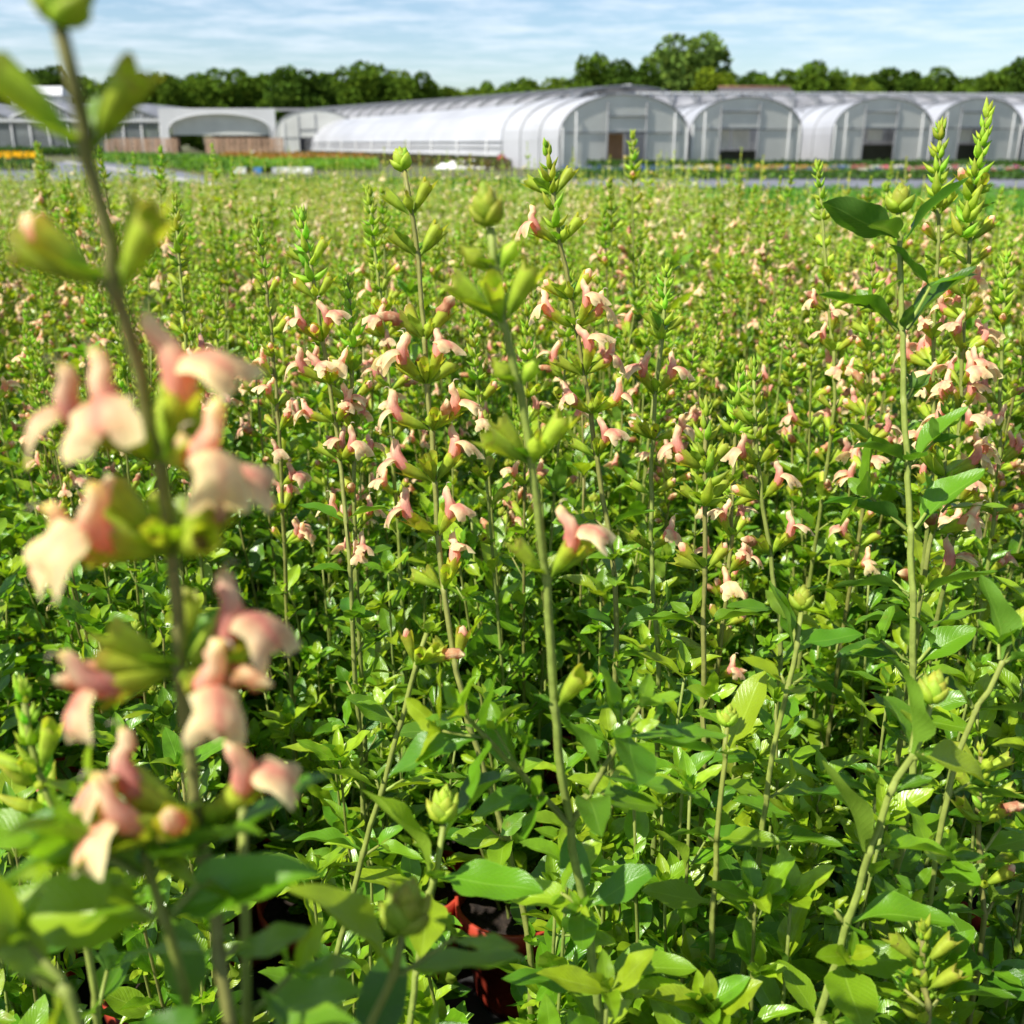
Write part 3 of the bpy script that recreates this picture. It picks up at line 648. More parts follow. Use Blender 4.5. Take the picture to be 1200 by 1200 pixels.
hero('salvia with an open pink bloom and green bud spike before the polytunnel side', [
    dict(pts=[(641, 176, .70), (652, 250, .70), (665, 330, .71), (685, 440, .72), (700, 540, .73), (715, 640, .74), (722, 740, .75)], sc=BROWN,
         fl=[(228, 'lc42 rc45'), (285, 'lo36 rc40 gb50'), (352, 'ln45 rn45 fb50'), (385, 'lo40 ro45 Ro20'), (440, 'ro60 Ro20 lc40'), (485, 'lo30 Ro20 ln40'), (535, 'ro40 lc40')], lv=[(620, 'l2034 r2030'), (680, 'f1030 b3030')])], 10)
hero('upright salvia with two white-lipped flowers, right of the sparse pale-calyx stem', [
    dict(pts=[(781, 318, .80), (776, 400, .80), (767, 480, .80), (763, 580, .81), (766, 700, .81), (772, 800, .82)], fl=[(390, 'lc45 rc45'), (462, 'lo38 rc50 ro42'), (515, 'Ro22 lc40 ln30'), (580, 'rn30 lc30'), (645, 'rc45 lc45 go30')], lv=[(722, 'l3032 r3030 f2025'), (775, 'l1034 r1034')])], 11)
hero('straight salvia with a stout green spike and a few blooms close below it', [
    dict(pts=[(827, 478, .66), (827, 560, .66), (826, 660, .67), (825, 760, .68), (824, 850, .69), (823, 950, .70)], sc=BROWN, fl=[(550, 'lo34 rc50 Ln20'), (592, 'rc50 lc40'), (668, 'rn50 ln45 lc20')], lv=[(735, 'l2036 r2034'), (830, 'f1036 b2030')], ts=1.2)], 12)
hero('leaning salvia carrying a faded two-lipped flower and a brown nub low on its stem', [
    dict(pts=[(883, 428, .74), (885, 500, .74), (893, 580, .75), (906, 680, .76), (915, 780, .77)], fl=[(500, 'lc45 rb45'), (545, 'lo36 gc40'), (585, 'ro40 ln30'), (650, 'Ro42 lw42')], lv=[(715, 'l1532 r2530')])], 13)
hero('salvia crowded with peach blooms, left of the dark slender flowering stem', [
    dict(pts=[(352, 250, .78), (367, 330, .78), (381, 420, .79), (396, 520, .80), (406, 610, .80), (412, 700, .81)], fl=[(310, 'lc45 rc45'), (350, 'ln45 rc50 fb50'), (400, 'lo40 ro45 fn30'), (450, 'lo34 ro32 fo30 qo50'), (495, 'lo24 Ro42 go30'), (540, 'lc40 ro20')], lv=[(610, 'l2534 r2030')], sc=BROWN),
    dict(pts=[(408, 330, .80), (412, 420, .80), (414, 520, .81), (416, 640, .82)], flow=(.68, .93), mix='ooonw', leaf=(.12, .66))], 14)
hero('leafy salvia whose slanting thick stem ends in a cream bud over broad bright leaves', [
    dict(pts=[(1090, 826, .50), (1077, 868, .50), (1052, 912, .505), (1025, 980, .515), (1000, 1060, .53), (975, 1140, .545), (953, 1240, .56)], rad=.0028, sc=GREEN2,
         lv=[(885, 'l6246 r1042 f3016 b2040'), (925, 'l1522 r4016'), (998, 'r0840 l5850'), (1082, 'r2246 l2514 f3020'), (1125, 'r1034 f0540')], top='bud', ts=1.5, young=.6, shoot=.5)], 15)
hero('upright leafy salvia with a yellow closed bud, left of the slanting thick stem', [
    dict(pts=[(939, 716, .58), (931, 770, .58), (915, 840, .585), (900, 925, .59), (889, 1000, .60), (878, 1090, .61)], sc=GREEN2, lv=[(755, 'l6034 r2232 b3030'), (802, 'l2026 r0530 f1030'), (935, 'r1242 l2022'), (995, 'r2040 l2030')], top='bud', ts=1.3, young=.55)], 16)
hero('leafy salvia with a small tight green bud beside one big upright leaf', [
    dict(pts=[(852, 852, .58), (848, 900, .58), (842, 970, .585), (836, 1080, .59), (832, 1190, .60)], lv=[(885, 'l1036 s6048 f2022'), (985, 'R1230 L2026'), (1060, 'l1034 r1034')], top='bud', ts=1.1, young=.6, sc=GREEN2)], 17)
hero('leafy salvia with an olive bud head between one huge and one folded leaf', [
    dict(pts=[(520, 965, .47), (513, 1010, .47), (501, 1060, .475), (489, 1130, .48), (478, 1240, .49)], lv=[(1030, 'L5650 R1644 f4016'), (1048, 'l1518 f0536')], top='bud', ts=1.5, young=.75, shoot=.5, sc=GREEN2)], 18, extra=11, extra_h=(.16, .40))
hero('leafy salvia at the right edge, its thick stem slanting up to a yellow bud', [
    dict(pts=[(1194, 735, .55), (1168, 790, .55), (1140, 840, .555), (1118, 905, .56), (1098, 1000, .57)], lv=[(775, 'l6042 r3030 f2026'), (832, 'R2248 l3520'), (930, 'r1040 l1036')], top='bud', ts=1.1, sc=GREEN2, young=.4)], 19)
hero('low salvia with a thin reddish stem of small empty calyces, near the right edge', [
    dict(pts=[(1149, 878, .60), (1147, 930, .60), (1148, 1000, .61), (1150, 1100, .62)], sc=BROWN, fl=[(905, 'rc30 lc45 fb50'), (935, 'lc55 Rc20'), (970, 'lc60 rw45'), (1040, 'lw30 Rn30')], lv=[(1000, 'r1530 l1030')], ts=.8)], 20)
hero('low salvia with a squat spike of green buds, bottom right', [
    dict(pts=[(1081, 1092, .52), (1083, 1150, .525), (1086, 1240, .53)], fl=[(1128, 'rc40 lc45'), (1160, 'Rc30')], lv=[(1180, 'l1538 r1536')], ts=1.0, sc=BROWN)], 21)
hero('salvia with three pink flowers all reaching right, behind the tall leafy one', [
    dict(pts=[(1112, 476, .64), (1105, 560, .64), (1093, 625, .645), (1080, 690, .65), (1068, 780, .66)], fl=[(560, 'ro38 lc45'), (625, 'ro32 lw40'), (690, 'ro50 lw30')], lv=[(600, 'R2034 l2024'), (735, 'r1536 l1536')], ts=1.1)], 22)
for k, (lab, p) in enumerate((
        ('salvia with peach flowers left of the tall leafy one, a green spike at its tip', [(958, 195, .98), (966, 290, .98), (973, 380, .99), (976, 500, 1.0)]),
        ('pale flowering salvia half hidden behind the tall leafy one', [(1022, 300, .92), (1020, 380, .92), (1015, 480, .93), (1010, 600, .94)]),
        ('flowering salvia on a thin stem, right of the out-of-focus nearest one, with cream lips', [(205, 235, .98), (212, 320, .98), (218, 420, .99), (222, 520, 1.0)]),
        ('young salvia with a few pale blooms, left of the crowded peach one', [(300, 262, .93), (312, 340, .93), (322, 440, .94), (330, 560, .95)]),
        ('salvia with a slim green spike between the dark slender stem and the sparse one', [(432, 225, .95), (440, 300, .95), (452, 400, .96), (460, 520, .97)]),
        ('low flowering salvia, pink at mid-height, left of the leaning faded one', [(868, 430, .80), (862, 500, .80), (858, 580, .81), (852, 690, .82)]),
        ('salvia with a double green spike right of the tall leafy one', [(1180, 300, .90), (1176, 380, .90), (1172, 470, .91), (1168, 580, .92)]))):
    hero(lab, [dict(pts=p, flow=(.60, .92), mix='ooonncw', leaf=(.12, .6), sc=BROWN if k % 2 else GREEN2, per=(2, 4))], 40 + k)

# ------------------------------------------------------------------ the rest of the salvia field
def plant_proto(seed, kind, n, nb=2):
    r = random.Random(seed); out = []
    for i in range(n):
        a = 2 * math.pi * i / n + r.uniform(-.4, .4); low = kind == 'leafy' or i >= nb
        top = (r.uniform(.42, .56) if i % 3 else r.uniform(.28, .42)) if low and kind == 'leafy' else (r.uniform(.50, .63) if i % 3 else r.uniform(.34, .48)) if low else r.uniform(.64, .76)
        sp = r.uniform(.02, .065) if i % 3 else r.uniform(.05, .09); P = [V((.016 * math.cos(a), .016 * math.sin(a), .09)), V((sp * .6 * math.cos(a), sp * .6 * math.sin(a), .09 + (top - .09) * .45)),
              V((sp * math.cos(a) + r.uniform(-.012, .012), sp * math.sin(a) + r.uniform(-.012, .012), top))]
        out.append((P, low, r.choice(('bud', 'tuft', 'tuft')) if low else 'spike'))
    return out
def proto_stems(seed, kind, n, detail):
    r = random.Random(seed + 500)
    for P, low, top in plant_proto(seed, kind, n, (3 + seed % 2 if seed < 600 else 3) if seed >= 400 else 2 + seed % 2):
        yield grow(r, P, .0018, leaf=(.10, .96 if low else .70), flow=None if low else (.70, .93), leaf_len=.060 if low else .050, gap=.037 if detail != 'lo' else .042, top=top, young=(.34 if low else .30) + (.34 if detail == 'lo' else .12 if seed >= 400 else 0), mix='oownccwbc' if seed < 400 else 'ooonccb' if detail != 'lo' else 'ooocb',
                   per=(1, 3) if detail != 'lo' else (1, 2), detail=detail, shoot=.7 if detail != 'lo' else .5, stem_cols=((0.19, 0.25, 0.05), (.3, .36, .06) if detail == 'lo' else r.choice(((0.25, 0.29, 0.06), (0.28, 0.32, 0.07), (0.24, 0.22, 0.06)))))
def build_proto(seed, kind, n):
    root = empty('potted_salvia', (0, -50, 0)); add_pot(root)
    for S in proto_stems(seed, kind, n, 'mid'): emit_parts(S, root)
    return root
def build_single(seed, kind, n, lo, mats=PLANT_MATS + [M_POT]):
    mb = MB()
    for S in proto_stems(seed, kind, n, 'mid' if not lo else 'lo'): emit_merge(S, mb, lo)
    return mb
spots = []
STEP = .138
r = random.Random(77)
iy = 0; y = .20
while y < 7.2:
    ix = -60
    while ix < 60:
        x = (ix + .5 * (iy % 2)) * STEP + r.uniform(-.025, .025); yy = y + r.uniform(-.025, .025); ix += 1
        px, py, d = project(V((x, yy, .55)))
        m = 260 if yy < 1 else 120
        if px < -m or px > 1200 + m: continue
        far_edge = 7.0 - 1.0 * max(0, min(1, (px - 250) / 350)) - 1.9 * max(0, min(1, (px - 780) / 100)) + .12 * math.sin(x * 3)
        if yy > far_edge: continue
        if any((x - hx) ** 2 + (yy - hy) ** 2 < .085 ** 2 for hx, hy in hero_pots): continue
        spots.append((d, x, yy))
    y += STEP * .87; iy += 1
spots.sort()
print('plants', len(spots) + len(hero_pots))
N_IND = 292 - len(hero_pots)
protoL = [build_proto(200 + i, 'leafy', 8) for i in range(5)]
protoB = [build_proto(300 + i, 'bloom', 8) for i in range(7)]
usedp = set()
singles = [build_single(400 + i, 'bloom', 7, False).mesh('salvia_plant', PLANT_MATS) for i in range(8)]
los = [build_single(600 + i, 'bloom', 7, True).tmpl() for i in range(8)]
mass = MB(); near_things = []
for k, (d, x, yy) in enumerate(spots):
    rz = r.uniform(0, 6.28); sc = r.uniform(.88, 1.07) * (1.13 if r.random() < .16 and yy > 1.2 else 1)
    if k < N_IND:
        if yy < 1.75:
            leafy = yy < .62 or (yy < .95 and r.random() < .35)
            src = r.choice(protoL if leafy else protoB)
            if src.name not in usedp: usedp.add(src.name); o = src
            else: o = copy_tree(src)
            o.location = (x, yy, .004); o.rotation_euler = (r.uniform(-.05, .05), r.uniform(-.05, .05), rz)
            if yy < .62: sc *= .80 + .25 * max(0, (yy - .25) / .37)
            o.scale = (sc,) * 3
            near_things.append((o, leafy, x, yy, d))
        else:
            o = obj('potted_salvia', r.choice(singles)); o.location = (x, yy, .004); o.rotation_euler = (0, 0, rz); o.scale = (sc,) * 3
            far = yy > 2.5; side = 'left' if project(V((x, yy, .6)))[0] < 600 else 'right'
            tag(o, f"small {'far' if far else 'middle-distance'} salvia with peach blooms on the {side} of the flowering field", 'salvia', f"{'far' if far else 'middle-distance'} salvias in the {side} half")
    else:
        M = Matrix.Translation((x, yy, .004)) @ Matrix.Rotation(rz, 4, 'Z') @ Matrix.Scale(sc, 4); mass.add(r.choice(los), M, None, (r.uniform(.88, 1.1), r.uniform(.98, 1.14), 1.0))
for p in protoL + protoB:
    if p.name not in usedp:
        for c in list(p.children_recursive): bpy.data.objects.remove(c)
        bpy.data.objects.remove(p)
tag(obj('salvia_rows', mass.mesh('salvia_rows', PLANT_MATS)), 'distant rows of cream and peach flowering salvias blending into one mass', 'flowering plants', kind='stuff')
for o, leafy, x, yy, d in near_things:
    px = project(V((x, yy, .5)))[0]; side = 'left third' if px < 400 else 'middle' if px < 800 else 'right third'
    kind = 'leafy green salvia with closed tips' if leafy else 'flowering salvia with peach blooms'
    row = 'front' if yy < .95 else 'second'
    tag(o, f"{kind} among the {row} rows, {side} of the photo", 'salvia', f"{'leafy' if leafy else 'flowering'} salvias, {row} rows, {side}")

# ------------------------------------------------------------------ ground
def sheet(name, pts, mat, kind='structure', label=None, cat=None, sub=1):
    me = bpy.data.meshes.new(name); me.from_pydata([tuple(p) for p in pts], [], [tuple(range(len(pts)))]); me.materials.append(mat); me.update()
    o = obj(name, me); tag(o, label, cat, kind=kind); return o
G = 4000
sheet('ground', [(-G, -60, 0), (G, -60, 0), (G, 4200, 0), (-G, 4200, 0)], M_GROUND)
sheet('ground_cloth', [(-9, -1, .004), (9, -1, .004), (9, 7.4, .004), (-9, 7.4, .004)], M_CLOTH)
def gq(pts, z=.008): return [on_z(px, py, z) for px, py in pts]
sheet('grey_path', gq([(600, 208), (2200, 208), (2200, 219.5), (600, 219.5)]), M_GREYCLOTH)
sheet('side_path', gq([(-200, 198), (130, 188.5), (150, 190), (262, 211), (-200, 211)], .008), M_GREYCLOTH)
hb = []
rr = random.Random(9)
hv, hf = [], []
for i in range(60):
    x = -1500 + i * 60; h = 34 + 30 * math.exp(-((i - 30) / 9) ** 2) + 5 * math.sin(i * .7) + rr.uniform(-2, 2)
    hv += [(x, 2300, 0), (x, 2450, max(30, h) * 1.9), (x, 2900, 0)]
for i in range(59):
    for k in (0, 1): hf.append((i * 3 + k, i * 3 + 3 + k, i * 3 + 4 + k, i * 3 + 1 + k))
obj('far_hill', MB().add(Tmpl(hv, hf)).mesh('far_hill', [M_HILL]))['kind'] = 'structure'

# ------------------------------------------------------------------ beds of young plants (countless small leaves)
def bed(name, label, corners, h, n, size, cols, seed, bloom=None, bumps=.25):
    """corners: 4 ground points (near left, near right, far right, far left)"""
    r = random.Random(seed); a, b, c, d = corners
    nn = n; rs = np.random.RandomState(seed)
    u, v = rs.rand(nn), rs.rand(nn) ** 1.0
    A, B, C_, D = [np.array(q) for q in corners]
    P = (A[None] * (1 - u)[:, None] + B[None] * u[:, None]) * (1 - v)[:, None] + (D[None] * (1 - u)[:, None] + C_[None] * u[:, None]) * v[:, None]
    clump = .5 + .5 * np.sin(P[:, 0] * 5.1 / max(.2, h * 2) + np.sin(P[:, 1] * 3.3 / max(.2, h * 2)) * 2)
    P[:, 2] = .01 + h * (rs.rand(nn) ** .45) * (1 - bumps * clump)
    ax = rs.normal(size=(nn, 3)); ax[:, 2] = np.abs(ax[:, 2]) * .6 + .1; ax /= np.linalg.norm(ax, axis=1)[:, None]
    q = rs.normal(size=(nn, 3)); s = np.cross(ax, q); s /= np.linalg.norm(s, axis=1)[:, None]
    sz = size * rs.uniform(.6, 1.3, nn)[:, None]
    vs = np.stack([P, P + ax * sz * .5 + s * sz * .3, P + ax * sz, P + ax * sz * .5 - s * sz * .3], 1).reshape(-1, 3)
    cc = np.array(cols)[rs.randint(0, len(cols), nn)] * rs.uniform(.75, 1.2, (nn, 1))
    if bloom is not None:
        m = (rs.rand(nn) < bloom[1]) & (P[:, 2] > h * .55); cc[m] = np.array(bloom[0]) * rs.uniform(.8, 1.1, (m.sum(), 1))
    t = Tmpl([], []); t.v = vs; t.q = np.arange(nn * 4).reshape(-1, 4); t.qm = np.zeros(nn, int); t.col = np.repeat(cc, 4, 0); t.uv = np.zeros((nn * 4, 2))
    o = obj(name, MB().add(t).mesh(name, [M_CALYX], False)); tag(o, label, 'plant bed', kind='stuff'); return o
GR = [(0.05, 0.14, 0.012), (0.075, 0.19, 0.016), (0.10, 0.23, 0.02), (0.06, 0.15, 0.02)]
DG = [(0.03, 0.075, 0.012), (0.04, 0.10, 0.014), (0.05, 0.12, 0.02)]
LG = [(0.13, 0.26, 0.02), (0.17, 0.30, 0.02), (0.10, 0.22, 0.02)]
def bz(pts, z): return [tuple(V((p.x, p.y, 0))) for p in (on_z(px, py, z) for px, py in pts)]
BG = [tuple(c * 1.3 for c in q) for q in GR]
def gp(px, Y):
    r_ = ray(px, 170); return V((r_.x / r_.y * Y, Y, 0))
def rect(a, b, c, d): return [gp(*a), gp(*b), gp(*c), gp(*d)]
bed('young_plants', 'wide low bed of fresh green young plants behind the salvias', [(-2.0, 7.1, 0), (12, 4.6, 0), (16, 13, 0), (-2.5, 13.5, 0)], .40, 110000, .055, [tuple(c * 1.12 for c in q) for q in BG], 1, bumps=.12)
bed('young_plants', 'low green bed left of centre, behind the salvia field', rect((250, 15), (645, 15), (645, 21), (300, 21)), .25, 26000, .085, BG, 2)
bed('young_plants', 'deep green bed behind the pale kerb on the left', rect((98, 58), (262, 30), (300, 58), (128, 80)), .25, 22000, .16, BG, 3)
bed('young_plants', 'bright lime strip of plants before the stacked crates', rect((232, 37), (440, 37), (440, 47), (215, 47)), .25, 12000, .15, LG, 4)
bed('young_plants', 'orange-brown strip of foliage in front of the left tunnel', rect((255, 54), (440, 50), (425, 70), (262, 72)), .28, 9000, .2, [(0.40, 0.19, 0.05), (0.32, 0.19, 0.04), (0.22, 0.20, 0.04)], 5)
bed('marigolds', 'thin bright yellow flower bed at the far left', rect((-60, 58), (44, 58), (40, 75), (-60, 75)), .25, 6000, .22, DG, 6, bloom=((0.75, 0.42, 0.01), .8))
bed('young_plants', 'dark plants under the yellow flower bed at the far left', rect((-60, 37), (60, 37), (52, 44), (-60, 44)), .2, 5000, .16, DG + [(0.10, 0.11, 0.04)], 7)
bed('hedge_row', 'dark green row of plants along the foot of the tunnels', rect((690, 35.5), (1330, 35.5), (1330, 38.5), (690, 38.5)), .30, 16000, .13, DG + GR[:1], 8)
bed('yellow_blooms', 'low yellow flowering strip before the second tunnel', rect((800, 31), (985, 31), (980, 34), (800, 34)), .20, 6000, .12, GR, 9, bloom=((0.72, 0.52, 0.05), .5))
bed('young_plants', 'green strip between the coloured pots and the tunnels', rect((640, 27.5), (1330, 27.5), (1330, 35.4), (640, 35.4)), .10, 14000, .12, DG + GR, 10)
bed('white_blooms', 'thin strip of white flowers before the right tunnels', rect((986, 31), (1330, 31), (1330, 34), (986, 34)), .22, 6000, .11, GR, 11, bloom=((0.75, 0.72, 0.68), .25))
bed('dark_plants', 'brownish dark plants below the long white tunnel wall', rect((345, 66), (590, 36), (602, 43), (346, 88)), .28, 16000, .16, [(0.06, 0.06, 0.025), (0.05, 0.09, 0.02), (0.13, 0.08, 0.04)], 12)
bed('dark_plants', 'dark green shrubs in front of the far left glasshouse', rect((-60, 77), (118, 77), (118, 82), (-60, 82)), .55, 7000, .25, DG, 13)

# pots of flowers beside the grey path
r = random.Random(21)
def pot_flower_mesh(bc, seed):
    r = random.Random(seed); mb = MB()
    mb.add(loft([V((0, 0, 0)), V((0, 0, .11)), V((0, 0, .112))], [.055, .075, .06], 10, 1, [(0.05, 0.05, 0.05)] * 3))
    for i in range(70):
        p = V((r.gauss(0, .06), r.gauss(0, .06), .12 + r.random() * .14)); mb.add(LEAF_LO[i % 3], mat_from(p, V((r.uniform(-1, 1), r.uniform(-1, 1), r.uniform(0, .8))), V((0, 0, 1)), .06), r.choice(GR))
    for i in range(26):
        p = V((r.gauss(0, .06), r.gauss(0, .06), .22 + r.random() * .07))
        for k in range(4):
            a = k * math.pi / 2; t = Tmpl([(0, 0, 0), (.02, -.012, .006), (.034, 0, .004), (.02, .012, .006)], [(0, 1, 2, 3)], 3)
            mb.add(t, mat_from(p, V((math.cos(a), math.sin(a), .3)), V((0, -.6, 1)), 1.0), tuple(min(1, c * r.uniform(.85, 1.1)) for c in bc))
    return mb.mesh('potted_flower', PLANT_MATS)
BL = {'blue': (0.08, 0.16, 0.50), 'pink': (0.72, 0.14, 0.30), 'white': (0.80, 0.78, 0.76), 'peach': (0.75, 0.38, 0.22)}
PM = {k: [pot_flower_mesh(c, i + 3) for i in range(2)] for k, c in BL.items()}
def flower_row(x0, x1, py, step, names, where):
    px = x0
    while px < x1:
        for dy in (0, 1.1):
            nm = r.choice(names); p = on_z(px + r.uniform(-1.5, 1.5), py - dy + r.uniform(-.2, .2), .01); o = obj('potted_flower', r.choice(PM[nm])); o.location = (p.x, p.y, .01); o.rotation_euler = (0, 0, r.uniform(0, 6)); s = r.uniform(.85, 1.2); o.scale = (s,) * 3
            tag(o, f"small pot of {nm} flowers {where}", 'potted flower', f"{nm} potted flowers {where}")
        px += step
flower_row(650, 840, 209.5, 13, ['white', 'blue'], 'along the grey path before the first arch')
flower_row(850, 990, 209.8, 9, ['blue', 'blue', 'blue', 'peach'], 'along the grey path at the middle tunnel')
flower_row(1000, 1200, 210.2, 9, ['pink', 'pink', 'white', 'blue'], 'along the grey path at the right')

# ------------------------------------------------------------------ boxes, tubes and arches
def box(mb, a, b, mat=0, M=None):
    x0, y0, z0 = a; x1, y1, z1 = b
    v = [(x0, y0, z0), (x1, y0, z0), (x1, y1, z0), (x0, y1, z0), (x0, y0, z1), (x1, y0, z1), (x1, y1, z1), (x0, y1, z1)]
    mb.add(Tmpl(v, [(0, 3, 2, 1), (4, 5, 6, 7), (0, 1, 5, 4), (1, 2, 6, 5), (2, 3, 7, 6), (3, 0, 4, 7)], mat), M)
def tube(mb, pts, rad, k=6, mat=0): mb.add(loft([V(p) for p in pts], [rad] * len(pts), k, mat, [(1, 1, 1)] * len(pts), up=V((.2, .1, 1))))
def arch_pts(w, hw, ha, n=20):
    """half-ellipse standing on walls of height hw, crown at ha, x from 0 to w"""
    return [(w / 2 - w / 2 * math.cos(math.pi * i / n), hw + (ha - hw) * math.sin(math.pi * i / n) ** .85) for i in range(n + 1)]

def tunnel(label, A, fdir, w, hw, ha, length, adir, door=(.30, .62, .62), interior=None, cover_split=.5, cover2=None, hoops=6, hoop_r=.022, wall_cover=True, open_front=False, group=None, endmat=None):
    """A: front left ground corner; the front runs along fdir, the tunnel along adir (local x, y)"""
    root = empty('polytunnel', A); tag(root, label, 'polytunnel', group)
    fd, ad = V((*fdir, 0)).normalized(), V((*adir, 0)).normalized()
    W = lambda x, y, z: tuple(fd * x + ad * y + V((0, 0, z)))
    ap = arch_pts(w, hw, ha); n = len(ap)
    # cover: lower part white sheet, upper part roof film
    for nm, mat, rng_ in (('side_cover', M_FILM, lambda t: t < cover_split or t > 1 - cover_split), ('roof_cover', cover2 or M_FILM, lambda t: cover_split <= t <= 1 - cover_split)):
        vs, fs = [], []; ny = max(2, int(length / 1.5))
        for i in range(n - 1):
            if not rng_((i + .5) / (n - 1)): continue
            b = len(vs)
            for j in range(ny + 1):
                y = length * j / ny; sag = -.02 * (j % 2)
                vs += [W(ap[i][0], y, ap[i][1] + sag), W(ap[i + 1][0], y, ap[i + 1][1] + sag)]
            for j in range(ny): fs.append((b + 2 * j, b + 2 * j + 1, b + 2 * j + 3, b + 2 * j + 2))
        if nm == 'side_cover' and wall_cover:
            for x in (0, w):
                b = len(vs); vs += [W(x, 0, 0), W(x, length, 0), W(x, length, hw), W(x, 0, hw)]; fs.append((b, b + 1, b + 2, b + 3))
        if fs: obj(nm, MB().add(Tmpl(vs, fs)).mesh(nm, [mat]), root)
    hm = MB(); tube(hm, [W(x, 0, z + .015) for x, z in [(0, 0)] + ap + [(w, 0)]], hoop_r); hme = hm.mesh('hoop', [M_TUBE])
    for i in range(hoops):
        h = obj('hoop', hme, root); h.location = ad * (length * i / max(1, hoops - 1) - (.02 if i == 0 else 0))
    if not open_front:
        d0, d1, dh = door[0] * w, door[1] * w, door[2] * ha
        xs = sorted(set([x for x, z in ap] + [d0, d1])); zt = lambda x: float(np.interp(x, [a[0] for a in ap], [a[1] for a in ap])) - .01
        vs, fs = [], []
        for x0, x1 in zip(xs, xs[1:]):
            zb = dh if (d0 - 1e-6 <= x0 and x1 <= d1 + 1e-6) else 0; b = len(vs)
            if zt(x0) < zb + .02 and zt(x1) < zb + .02: continue
            vs += [W(x0, .03, zb), W(x1, .03, zb), W(x1, .03, max(zb + .01, zt(x1))), W(x0, .03, max(zb + .01, zt(x0)))]; fs.append((b, b + 1, b + 2, b + 3))
        obj('end_wall', MB().add(Tmpl(vs, fs)).mesh('end_wall', [endmat or M_HAZE], False), root)
        fm = MB()
        for x in (d0, d1): tube(fm, [W(x, -.01, 0), W(x, -.01, zt(x) * .93)], .035)
        for z in (dh, dh * 1.42): tube(fm, [W(d0, -.01, z), W(d1, -.01, z)], .03)
        tube(fm, [W(.05 * w, .0, dh * .98), W(.95 * w, .0, dh * .98)], .022)
        obj('door_frame', fm.mesh('door_frame', [M_TUBE]), root)
        pm = MB()
        for x in (.02 * w, .12 * w, .88 * w, .98 * w): tube(pm, [W(x, -.05, 0), W(x, -.05, max(.5, zt(max(x, .03)) * .95))], .028)
        obj('corner_post', pm.mesh('corner_post', [M_PALE]), root)
        for item in interior or []:
            nm, (x0, x1), (z0, z1), yb, mt = item; m = MB(); b0 = [W(x0 * w, yb, z0), W(x1 * w, yb, z0), W(x1 * w, yb, z1), W(x0 * w, yb, z1)]
            b1 = [tuple(V(q) + ad * .06) for q in b0]; m.add(Tmpl(b0 + b1, [(0, 1, 2, 3), (7, 6, 5, 4), (0, 4, 5, 1), (1, 5, 6, 2), (2, 6, 7, 3), (3, 7, 4, 0)])); obj(nm, m.mesh(nm, [mt], False), root)
    return root

def gp(px, Y):
    r_ = ray(px, 170); return V((r_.x / r_.y * Y, Y, 0))
AX = (-.06, 1.0)
def front(px0, Y0, px1, Y1): a, b = gp(px0, Y0), gp(px1, Y1); return a, (b - a), (b - a).length
def zat(px, py, Y): return at_y(px, py, Y).z
# the long white-walled tunnel reaching back to the left, its walls rolled up at the foot
a, b = gp(612, 44), gp(338, 92)
ax = (b - a); L = ax.length; axn = ax.normalized(); per = V((axn.y, -axn.x, 0))
lt = empty('polytunnel', a); tag(lt, 'long low polytunnel with bright white side wall rolled up at the foot', 'polytunnel')
z1, z2 = .42, 2.05
def WL(s, o, z): return tuple(axn * s + per * o + V((0, 0, z)))
m = MB(); nS = 30
for i in range(nS):
    s0, s1 = L * i / nS, L * (i + 1) / nS
    for (o0, za_), (o1, zb_) in zip([(0, z1), (.03, 1.0), (.25, 1.45), (.9, z2)], [(.03, 1.0), (.25, 1.45), (.9, z2), (1.9, 2.55)]):
        m.add(Tmpl([WL(s0, o0, za_), WL(s1, o0, za_), WL(s1, o1, zb_), WL(s0, o1, zb_)], [(0, 1, 2, 3)]))
    o0 = 0
obj('side_cover', m.mesh('side_cover', [M_FILM]), lt)
m = MB(); m.add(Tmpl([WL(0, 1.9, 2.55), WL(L, 1.9, 2.55), WL(L, 4.5, 2.7), WL(0, 4.5, 2.7), WL(0, 7, 2.3), WL(L, 7, 2.3)], [(0, 1, 2, 3), (3, 2, 5, 4)])); obj('roof_cover', m.mesh('roof_cover', [M_ROOFF]), lt)
m = MB(); m.add(Tmpl([WL(0, 7, 0), WL(L, 7, 0), WL(L, 7, 2.3), WL(0, 7, 2.3)], [(0, 1, 2, 3)])); obj('far_wall', m.mesh('far_wall', [M_HAZE]), lt)
rail = MB(); tube(rail, [WL(0, -.03, 1.0), WL(L, -.03, 1.0)], .025); tube(rail, [WL(0, -.03, .75), WL(L, -.03, .75)], .02); tube(rail, [WL(0, -.03, z1), WL(L, -.03, z1)], .05); obj('rail', rail.mesh('rail', [M_PALE]), lt)
pm = MB(); tube(pm, [(0, 0, 0), (0, 0, 1.1)], .035); pme = pm.mesh('wall_post', [M_PALE])
for i in range(14): o = obj('wall_post', pme, lt); o.location = WL(L * i / 13, -.05, 0)
m = MB(); m.add(Tmpl([WL(.5, 2.2, 0), WL(L - .5, 2.2, 0), WL(L - .5, 2.2, .62), WL(.5, 2.2, .62), WL(.5, 5, .62), WL(L - .5, 5, .62)], [(0, 1, 2, 3), (3, 2, 5, 4)])); obj('plant_bench', m.mesh('plant_bench', [M_DARK]), lt)

